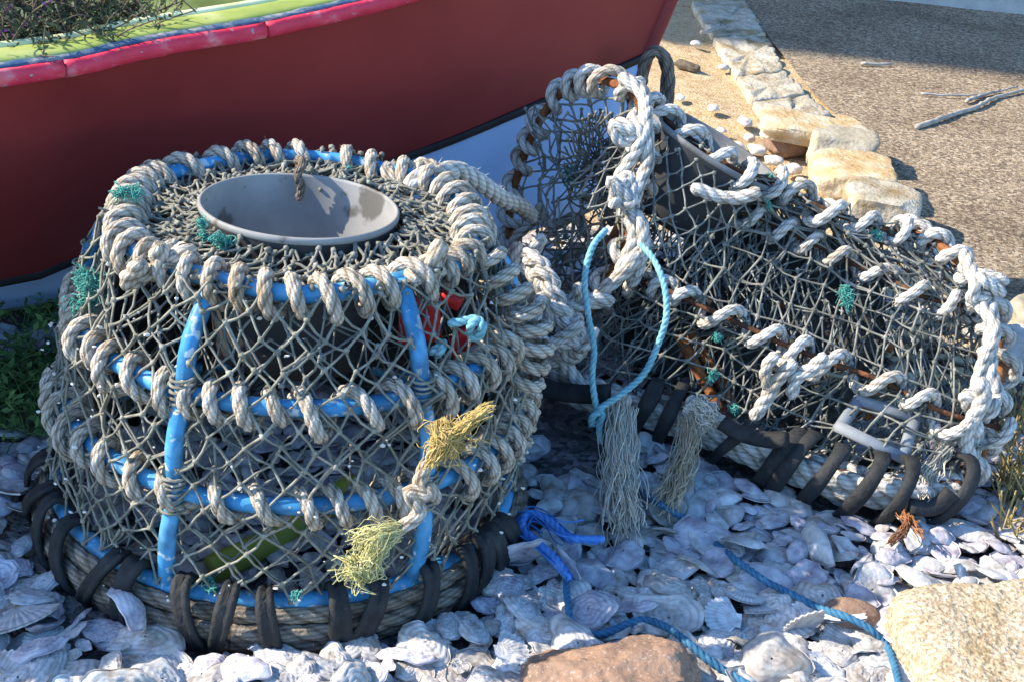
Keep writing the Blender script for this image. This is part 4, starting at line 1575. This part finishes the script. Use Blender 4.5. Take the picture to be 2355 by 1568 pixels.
b = MB()
net_grid(b, lambda u, v: UY(1215 + 260 * u + 30 * math.sin(v * 5), 260 + 520 * v, 2.44 - .16 * v + .05 * mnoise.noise(Vector((u * 4, v * 4, 8)))), 11, 20, r=.0018, kr=.0042, jit=.009, skip=.04)
part('net', b, MT['twinem'], creel)
for pp in ([(1235, 470), (1270, 520), (1320, 500), (1350, 545)], [(1300, 610), (1330, 570), (1370, 585), (1395, 540)], [(1200, 600), (1180, 560), (1215, 520), (1240, 500)], [(1340, 450), (1390, 470), (1410, 520)], [(1260, 640), (1310, 660), (1350, 640)]):
    b = MB()
    rope(b, smooth_curve(PY([(x, y, 2.47 - (y - 450) * .0004) for x, y in pp]), .005), .010, fuzz=20)
    part('rope_end', b, MT['rope'], creel)
# funnel let into the top
maj = np.array([1785 - 1503, 252 - 428], float)   # along the rim in the picture plane, y up
maj = maj / np.linalg.norm(maj)
fn = nrm((RR * (-maj[1]) + RU * maj[0]) * .94 + (-fwd) * .36)
fc = UY(1645, 338, 2.33)
b = MB()
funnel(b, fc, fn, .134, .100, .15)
part('funnel', b, [MT['plasticm'], MT['plasticshade']], creel)
fa = nrm(np.cross(fn, [0.3, 1, .1]))
fb = np.cross(fn, fa)


def fnet(u, v):
    a = 2 * PI * u + .2 * v
    r_ = .141 + .05 * v * v
    return fc + (fa * math.cos(a) + fb * math.sin(a)) * r_ - fn * (.012 + .17 * v)


b = MB()
net_grid(b, fnet, 26, 7, r=.0018, kr=.0042, closed=True, jit=.004)
part('net', b, MT['twined'], creel)

# black rubber round the base bar
cb = curves['base']
cpx = np.array([project(p)[:2] for p in cb])


def strap(px, width, rad, skew=0.0, drop=0.0):
    k = int(np.argmin(np.abs(cpx[:, 0] - px)))
    k = min(max(k, 2), len(cb) - 3)
    t_ = nrm(cb[k + 2] - cb[k - 2])
    n1 = nrm(np.cross(t_, [0, 0, 1]))
    b = MB()
    pts = []
    for i in range(26):
        a = 2 * PI * i / 26
        pts.append(cb[k] + n1 * (rad * .95 * math.cos(a)) + np.array([0, 0, 1]) * (rad * math.sin(a) - drop) + t_ * (skew * math.sin(a)) + rng.normal(0, .0008, 3))
    tube(b, np.array(pts), width / 2, 10, closed=True, flat=(.38, 1.0), up=t_ * 0 + n1 * 0 + np.array([.01, .02, .03]), jitter=.06)
    part('rubber_strap', b, MT['rubber'], creel)


def strap2(px, width, rad, skew=0.0, drop=.010):
    """flat band: rectangle section swept round the bar"""
    k = int(np.argmin(np.abs(cpx[:, 0] - px)))
    k = min(max(k, 2), len(cb) - 3)
    t_ = nrm(cb[k + 2] - cb[k - 2])
    n1 = nrm(np.cross(t_, [0, 0, 1]))
    V = []
    nb = 30
    for i in range(nb):
        a = 2 * PI * i / nb
        rad_d = n1 * math.cos(a) + np.array([0, 0, 1]) * math.sin(a)
        c = cb[k] + n1 * (rad * .95 * math.cos(a)) + np.array([0, 0, 1]) * (rad * 1.1 * math.sin(a) - drop) + t_ * (skew * math.sin(a))
        wv = width * (1 + .1 * math.sin(3 * a + px))
        for (s1, s2) in ((-.5, -.0025), (-.42, .003), (.42, .003), (.5, -.0025), (.4, -.0045), (-.4, -.0045)):
            V.append(c + t_ * (s1 * wv) + rad_d * s2)
    b = MB()
    b.add(V, ring_faces(nb, 6, True))
    part('rubber_strap', b, MT['rubber'], creel)


for px, wd, rad, sk in ((1488, .028, .050, .018), (1540, .024, .052, .012), (1690, .022, .046, .03), (1790, .030, .054, .022), (1830, .026, .057, .02), (1887, .026, .052, .022), (1987, .027, .055, .025), (2057, .025, .054, .024), (2155, .026, .054, .04)):
    strap2(px, wd, rad, sk)
for pp, wd in (([(1205, 790), (1212, 850), (1250, 890), (1330, 905), (1400, 905)], .034), ([(1660, 970), (1700, 995), (1760, 1010), (1810, 1010)], .028), ([(1200, 800), (1210, 770), (1245, 760), (1270, 770)], .030), ([(2090, 1165), (2150, 1165), (2190, 1130)], .028)):
    b = MB()
    P = smooth_curve(PY([(x, y, 1.97 + (1400 - x) * .0003) if x < 1450 else (x, y, float(np.interp(x, cpx[:, 0], cb[:, 1])) - .05) for x, y in pp]), .01)
    tube(b, P, wd / 2, 10, flat=(.6, 1), up=(.2, -.6, .5), jitter=.06)
    part('rubber_strap', b, MT['rubber'], creel)
# base rope: two thick strands under the rubber
for off, r_, sd_ in ((np.array([0, -.012, -.002]), .0165, 1), (np.array([0, -.004, -.028]), .0165, 2), (np.array([0, .018, .0]), .014, 3)):
    q = cb + off + np.array([[.004 * mnoise.noise(Vector((i * .12, sd_, k))) for k in range(3)] for i in range(len(cb))])
    b = MB()
    rope(b, q, r_, lay=6, depth=.34, fuzz=12)
    part('base_rope', b, MT['ropew'], creel)
# frayed ends
for path, n_, w0, w1, mt_ in ((PZ([(1430, 945, .10), (1428, 1010, .085), (1430, 1110, .065), (1440, 1235, .05)]), 170, .028, .036, 'fibre'),
                              (PZ([(1585, 960, .10), (1580, 1030, .08), (1560, 1100, .06), (1530, 1190, .05)]), 90, .02, .03, 'fibreb'),
                              (PZ([(2180, 1010, .13), (2150, 1060, .10), (2120, 1110, .08), (2100, 1170, .06)]), 50, .015, .03, 'fibre'),
                              (PY([(1590, 930, 1.96), (1620, 960, 1.94), (1640, 1000, 1.92)]), 70, .03, .04, 'fibre')):
    b = MB()
    fibres(b, path, n_, .0012, w0, w1, curl=.45)
    part('frayed_end', b, MT[mt_], creel)
b = MB()
rope(b, PY([(1440, 905, 1.96), (1432, 940, 1.95), (1430, 985, 1.93)]), .013, fuzz=30)
part('rope_end', b, MT['ropew'], creel)
# square plastic escape gap panel on the right of the near side
b = MB()
q = [PY([(x, y, Y)])[0] for x, y, Y in ((1930, 985, 1.90), (1975, 920, 1.95), (2105, 960, 1.93), (2075, 1055, 1.87))]
for i in range(4):
    A1, B1 = q[i], q[(i + 1) % 4]
    tube(b, np.array([A1 + (A1 - B1) * .06, (A1 + B1) / 2, B1 + (B1 - A1) * .06]) + np.array([0, 0, .001 * i]), .0105, 8, flat=(.5, 1.0), up=(0, -.6, .6))
part('escape_panel', b, MT['panel'], creel)
# rusty weight plate and inner rods
b = MB()
P = PZ([(1800, 905, .10), (1960, 880, .10), (2010, 960, .06), (1850, 1000, .06)])
blob(b, P.mean(0) + np.array([0, .08, -.01]), (.20, .12, .03), rough=.12, seed=7, sub=4, power=5, rot=rotz(-.35), frough=.05)
part('rusty_plate', b, MT['rust'], creel)
for pp in ([(1560, 770, 2.12), (1610, 860, 2.07), (1665, 960, 2.02)], [(1585, 760, 2.14), (1640, 850, 2.09), (1690, 940, 2.04)], [(1395, 580, 2.25), (1420, 530, 2.26), (1440, 490, 2.27)], [(1780, 690, 2.2), (1900, 750, 2.2), (2050, 800, 2.2)]):
    b = MB()
    tube(b, smooth_curve(PY(pp), .02), .010, 8, jitter=.15)
    part('inner_rod', b, MT['rust'], creel)

# ================================================================== ropes and twines lying about
b = MB()
rope(b, smooth_curve(PY([(940, 440, 1.90), (965, 410, 1.93), (1010, 398, 1.97), (1055, 392, 2.02), (1110, 425, 2.08), (1150, 455, 2.14), (1195, 475, 2.22), (1225, 500, 2.30)]), .006), .0145, fuzz=30)
single('linking_rope', b, MT['ropew'], 'thick white rope slung between the blue-framed pot and the white-roped arch', 'rope')
b = MB()
rope(b, smooth_curve(PY([(1055, 440, 1.93), (1085, 490, 1.90), (1110, 560, 1.86), (1130, 610, 1.82), (1160, 680, 1.78)]), .006), .008, fuzz=80)
single('teal_rope', b, MT['teal'], 'frayed teal rope hanging down the right shoulder of the blue-framed pot', 'rope')
b = MB()
rope(b, smooth_curve(PY([(1395, 528, 2.10), (1362, 570, 2.05), (1345, 640, 2.01), (1352, 720, 1.98), (1366, 800, 1.96), (1362, 870, 1.94), (1372, 940, 1.92), (1380, 965, 1.915), (1360, 975, 1.905), (1365, 955, 1.90), (1385, 950, 1.905), (1378, 985, 1.90), (1382, 1020, 1.89)]), .004), .0054, fuzz=60)
rope(b, smooth_curve(PY([(1472, 560, 2.10), (1505, 600, 2.06), (1528, 660, 2.02), (1532, 730, 1.99), (1510, 800, 1.97), (1480, 860, 1.95), (1430, 905, 1.93), (1385, 935, 1.915), (1372, 955, 1.90)]), .004), .0054, fuzz=60)
single('twine_loop', b, MT['cyan'], 'pale cyan twine knotted into a long hanging loop on the left of the creel', 'twine')
b = MB()
rope(b, smooth_curve([U(x, y, .040 + .012 * math.sin(i * 1.7)) for i, (x, y) in enumerate([(1470, 1125), (1520, 1160), (1570, 1190), (1640, 1245), (1690, 1285), (1760, 1335), (1810, 1360), (1880, 1395), (1940, 1415), (2000, 1445), (2035, 1480), (2055, 1520), (2070, 1580)])], .005), .0054, fuzz=14)
single('blue_rope', b, MT['bluerope'], 'faded blue rope running across the shells to the granite boulder', 'rope')
b = MB()
rope(b, smooth_curve([U(x, y, .040 + .012 * math.sin(i * 1.3)) for i, (x, y) in enumerate([(1300, 1300), (1305, 1370), (1320, 1440), (1380, 1458), (1470, 1425), (1530, 1440), (1580, 1475), (1620, 1510), (1680, 1550), (1730, 1580)])], .005), .0054, fuzz=14)
single('blue_rope', b, MT['bluerope'], 'faded blue rope curling round behind the reddish brown rock', 'rope')
b = MB()
fibres(b, [U(x, y, .06) for x, y in [(1310, 1330), (1275, 1285), (1235, 1245), (1200, 1215), (1215, 1180), (1260, 1195), (1310, 1235), (1390, 1240)]], 10, .0018, .012, .010, curl=.3)
rope(b, smooth_curve([U(x, y, .06) for x, y in [(1310, 1330), (1275, 1285), (1235, 1245), (1200, 1215), (1215, 1180), (1260, 1195), (1310, 1235), (1390, 1240)]], .005), .0065, fuzz=20)
single('blue_twine', b, MT['brightblue'], 'bright blue unravelled twine beside the base of the blue-framed pot', 'twine')
b = MB()
for pp in ([(2045, 1250), (2085, 1215), (2080, 1185), (2055, 1165)], [(2055, 1165), (2090, 1190), (2110, 1220), (2130, 1240)], [(2055, 1163), (2075, 1175), (2095, 1205)]):
    fibres(b, [U(x, y, .05 + .004 * i) for i, (x, y) in enumerate(pp)], 12, .0013, .008, .014, curl=.6)
single('orange_twine', b, MT['orange'], 'frayed orange twine lying on the shells below the creel', 'twine')
b = MB()
rope(b, smooth_curve(PY([(1478, 200, 2.75), (1480, 150, 2.75), (1505, 118, 2.75), (1532, 140, 2.75), (1540, 190, 2.75), (1535, 250, 2.75), (1525, 330, 2.72)]), .006), .012, lay=9, fuzz=50)
rope(b, smooth_curve(PY([(1525, 120, 2.77), (1535, 170, 2.77), (1527, 240, 2.75), (1515, 300, 2.72)]), .006), .014, lay=9, fuzz=50)
single('rope_handle', b, MT['ropeb'], 'weathered brown rope loop standing up behind the white-roped arch', 'rope')

# dry straw at the right edge
b = MB()
rr = random.Random(9)
for _ in range(260):
    p = U(rr.uniform(2285, 2400), rr.uniform(960, 1260), 0)
    d = np.array([rr.gauss(0, .03), rr.gauss(0, .03), rr.uniform(.02, .10)])
    tube(b, np.array([p, p + d * .5 + np.array([rr.gauss(0, .006)] * 3), p + d]), .0016, 4, cap=False)
single('dry_grass', b, MT['straw'], 'dry golden grass stubble at the right edge beyond the creel', 'grass', kind='stuff')

# ================================================================== shells


def shell_mesh(kind, seed, nr=6, nt=28):
    rr = random.Random(seed)
    V, F = [], []
    GR = []
    ph = [rr.uniform(0, 6.3) for _ in range(8)]
    asp = rr.uniform(.66, .92)
    cup = rr.uniform(.12, .26) * rr.choice([1, -1, -1])
    ribs = rr.choice([11, 13, 15])

    def surf(rho, th, side):
        if kind == 'scallop':
            a = (th - PI) / PI          # -1..1
            A = a * math.radians(64)
            R = rho * (1 - .10 * abs(a) ** 3) * (1 + .025 * math.cos(ribs * a * PI) * rho)
            x = R * math.cos(A) * 1.75 - .95
            y = R * math.sin(A) * 1.55
            z = .32 * math.sin(min(rho, 1) * PI * .55) * (1 - a * a) * .8 + .028 * math.cos(ribs * a * PI) * rho ** .7 + .008 * math.sin(rho * 20)
            GR.append(.55 + .45 * (.5 + .5 * math.cos(ribs * a * PI)) ** .6 - .25 * (math.sin(rho * 20) > .7))
            return (x, y, z - (.08 if side else 0))
        k = 1 + .10 * math.sin(2 * th + ph[0]) + .07 * math.sin(3 * th + ph[1]) + .05 * math.sin(5 * th + ph[2]) + .03 * math.sin(9 * th + ph[3]) * rho
        k *= 1 - .22 * max(0, math.cos(th - PI)) ** 4 * -1
        x = rho * k * math.cos(th)
        y = rho * k * asp * math.sin(th) * (1 + .12 * math.cos(th))
        lay = rho * 4.5 + .35 * math.sin(th * 2 + ph[4])
        step_ = (lay - math.floor(lay))
        z = -cup * (1 - rho * rho) + .045 * step_ * (.4 + rho) * (0 if side else 1) + .055 * rho ** 3 * math.sin(4 * th + ph[5]) + .03 * rho ** 3 * math.sin(7 * th + ph[6])
        z -= (.14 * rho ** 7) * (1 - side)
        z += .07 * mnoise.noise(Vector((x * 2.5, y * 2.5, seed))) + .03 * mnoise.noise(Vector((x * 8, y * 8, seed))) * (1 - side)
        g_ = .25 + .75 * min(1, step_ * 2.2)
        g_ *= .72 + .5 * mnoise.noise(Vector((math.cos(th) * 5, math.sin(th) * 5, seed + rho * 2)))
        if cup > 0 and side == 0 and (x - .15) ** 2 + (y - .12) ** 2 < .045:
            g_ *= .45
        GR.append(min(max(g_, .05), 1))
        return (x, y, z - (.20 * (1 - rho ** 4) + .06 if side else 0))
    for side in (0, 1):
        for i in range(nr + 1):
            rho = max(i / nr, .02) ** .85
            for j in range(nt):
                V.append(surf(rho, 2 * PI * (j + (.5 if kind == 'scallop' else 0)) / nt, side))
    o = (nr + 1) * nt
    for side in (0, 1):
        for i in range(nr):
            for j in range(nt):
                if kind == 'scallop' and j == nt - 1:
                    continue
                a, b_, c, d = i * nt + j, i * nt + (j + 1) % nt, (i + 1) * nt + (j + 1) % nt, (i + 1) * nt + j
                q = [a + side * o, b_ + side * o, c + side * o, d + side * o]
                F.append(q[::-1] if side == 0 else q)
    for j in range(nt):
        if kind == 'scallop' and j == nt - 1:
            continue
        a, b_ = nr * nt + j, nr * nt + (j + 1) % nt
        F.append([a, b_, b_ + o, a + o])
    V = np.array(V)
    if kind == 'scallop':
        e = len(V)
        V = np.vstack([V, [(-.95, 0, .03), (-.93, .42, .02), (-.55, .38, .05), (-.93, -.42, .02), (-.55, -.38, .05)]])
        F += [[e, e + 2, e + 1], [e, e + 3, e + 4]]
        GR += [1] * 5
    return V, F, GR


VAR = []
mats_cycle = ['shell_a', 'shell_c', 'shell_b', 'shell_a', 'shell_c']
for k in range(22):
    kind = 'scallop' if k % 11 in (8,) else 'oyster'
    V, F, GR = shell_mesh(kind, 200 + k, 16, 40)
    Vl, Fl, GRl = shell_mesh(kind, 200 + k, 4, 16)
    b = MB()
    b.add(V * .0255, F, 0, GR)
    mt_ = 'shell_a' if kind == 'scallop' else mats_cycle[k % 5]
    me = mkmesh('shell_' + kind, b, MT[mt_], True)
    VAR.append((kind, me, Vl * .0255, Fl, mats_cycle.index(mt_), GRl))

# where shells lie
poly_bed = np.array([(-2.0, .95), (1.27, .95), (1.21, 1.6), (1.15, 2.3), (1.08, 2.62), (.6, 2.85), (.3, 2.98), (.05, 2.9), (-.2, 2.65), (-.55, 2.45), (-.93, 2.12), (-2.0, 1.75)])
cells = {}
spots = []
RAD = .0275
tries = 0
rr = random.Random(77)
while tries < 80000:
    tries += 1
    x, y = rr.uniform(-1.0, 1.27), rr.uniform(1.0, 3.0)
    if not inside(x, y, poly_bed):
        continue
    P = np.array([x, y, .01])
    px, py, dz = project(P)
    if not (-140 < px < 2500 and 300 < py < 1720):
        continue
    rad_ = RAD * (1.0 if rr.random() < .7 else .72)
    ck = (math.floor(x / .04), math.floor(y / .04))
    if any((x - a) ** 2 + (y - c) ** 2 < rad_ ** 2 for i in (-1, 0, 1) for j in (-1, 0, 1) for (a, c) in cells.get((ck[0] + i, ck[1] + j), [])):
        continue
    cells.setdefault(ck, []).append((x, y))
    spots.append((x, y, px, py, dz))


def blocked(px, py, x, y):
    dpot = math.hypot(x - PC[0], y - PC[1])
    if abs(dpot - .358) < .030:
        return True
    if 1225 < px < 1425 and 880 < py < 1105:  # no shells here: the dark bed stands in for deep shade between pots
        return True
    if x > .70 and 2.12 < y < 2.7:
        return True
    if np.min((cb[:, 0] - x) ** 2 + (cb[:, 1] - y) ** 2) < .035 ** 2:
        return True
    if math.hypot(px - 2310, py - 1560) < 250 and px > 2080 and py > 1370:
        return True
    if abs(px - 1415) < 190 and py > 1480 + abs(px - 1430) * .5:
        return True
    return False


cand = []
for (x, y, px, py, dz) in spots:
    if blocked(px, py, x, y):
        continue
    dpot = math.hypot(x - PC[0], y - PC[1])
    inpot = dpot < .33
    hid = False
    if inpot or (PC[1] < y < 2.6 and -.62 < x < -.0 and py < 1150):
        hid = True
    increel = py < float(np.interp(px, cpx[:, 0], cpx[:, 1])) + 30 and px > 1230
    cand.append([x, y, px, py, dz, inpot, hid, increel])
cand.sort(key=lambda c: c[4] + (100 if (c[6] or c[7]) else 0) + (200 if not (-60 < c[2] < 2415 and c[3] < 1640) else 0))


def place(c, rr):
    kind_i = rr.randrange(len(VAR))
    s = rr.choice([.5, .65, .8, .95, 1.05, 1.2, 1.4, 1.6]) * rr.uniform(.9, 1.1)
    if c[7] or c[5]:
        s *= .8
    tilt = rr.gauss(0, .20) if rr.random() < .90 else rr.gauss(0, .6)
    tilt2 = rr.gauss(0, .2)
    R = Matrix.Rotation(rr.uniform(0, 6.28), 4, 'Z') @ Matrix.Rotation(tilt, 4, 'X') @ Matrix.Rotation(tilt2, 4, 'Y')
    if rr.random() < .10:
        R = R @ Matrix.Rotation(PI, 4, 'X')
    z = .006 + bed_h(c[0], c[1]) + rr.uniform(0, .020) + abs(math.sin(tilt)) * .018 * s
    return kind_i, s, R, max(z, .004)


def region(c):
    if c[5]:
        return 'inside the blue-framed pot'
    if c[7]:
        return 'under the netting of the rusty creel'
    if c[2] < 620 and c[3] < 1330:
        return 'left of the blue-framed pot'
    if c[2] < 1230:
        return 'in front of the blue-framed pot'
    if 1690 < c[2] < 2060 and c[3] > 1395:
        return 'in the sunlit patch beside the granite boulder'
    if c[3] < 1300:
        return 'just below the base of the rusty creel'
    return 'between the brown rock and the granite boulder'


rr = random.Random(78)
NIND = 285
for n_, c in enumerate(cand[:NIND]):
    ki, s, R, z = place(c, rr)
    if 1690 < c[2] < 2060 and c[3] > 1395:  # paler, larger shells picked so their colour adds to the sunlit brightness
        ki, s = rr.choice([0, 3, 8, 11, 14]), s * 1.15
    kind, me = VAR[ki][0], VAR[ki][1]
    o = bpy.data.objects.new(kind + '_shell', me)
    o.matrix_world = Matrix.Translation((c[0], c[1], z)) @ R @ Matrix.Scale(s, 4)
    COL.objects.link(o)
    reg = region(c)
    if kind == 'scallop':
        tag(o, 'ribbed fan-shaped scallop shell lying ' + reg, 'shell', 'scallop shells ' + reg)
    else:
        tag(o, 'weathered rough oyster shell lying ' + reg, 'shell', 'oyster shells ' + reg)
b = MB()
for c in cand[NIND:]:
    ki, s, R, z = place(c, rr)
    kind, me, Vl, Fl, mi_, gl = VAR[ki]
    b.add(Vl @ (np.array(R.to_3x3()).T * s) + np.array([c[0], c[1], z]), Fl, min(mi_, 2), gl)
# an under-layer of broken bits
for _ in range(900):
    x, y = rr.uniform(-1.0, 1.27), rr.uniform(1.0, 3.0)
    if not inside(x, y, poly_bed):
        continue
    px, py, dz = project((x, y, 0))
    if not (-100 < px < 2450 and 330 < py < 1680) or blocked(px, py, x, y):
        continue
    ki, s, R, z = place([x, y, px, py, dz, False, False, False], rr)
    kind, me, Vl, Fl, mi_, gl = VAR[ki]
    R = R @ Matrix.Rotation(rr.gauss(0, .3), 4, 'X')
    b.add(Vl @ (np.array(R.to_3x3()).T * (s * rr.uniform(.25, .6))) + np.array([x, y, max(.003, z - .006)]), Fl, min(mi_, 2), gl)
single('shell_rubble', b, [MT['shell_a'], MT['shell_b'], MT['shell_c']], 'mass of smaller broken shells filling the bed under and behind the pots', 'shells', kind='stuff', loc=(0, 1.7, 0))
print('shell candidates', len(cand), 'stuff verts', b.n)

# golden gravel showing through the far right of the creel
b = MB()
rr = random.Random(15)
for _ in range(420):
    x, y = rr.uniform(.66, 1.16), rr.uniform(2.08, 2.68)
    s_ = rr.uniform(.012, .03)
    blob(b, (x, y, .015 + rr.uniform(0, .012)), (s_ * 1.3, s_, s_ * .7), rough=.25, seed=rr.randrange(999), sub=1, power=2.2, rot=rotz(rr.uniform(0, 3)))
single('gravel', b, MT['ochre'], 'golden gravel under the right end of the creel beside the path', 'gravel', kind='stuff')
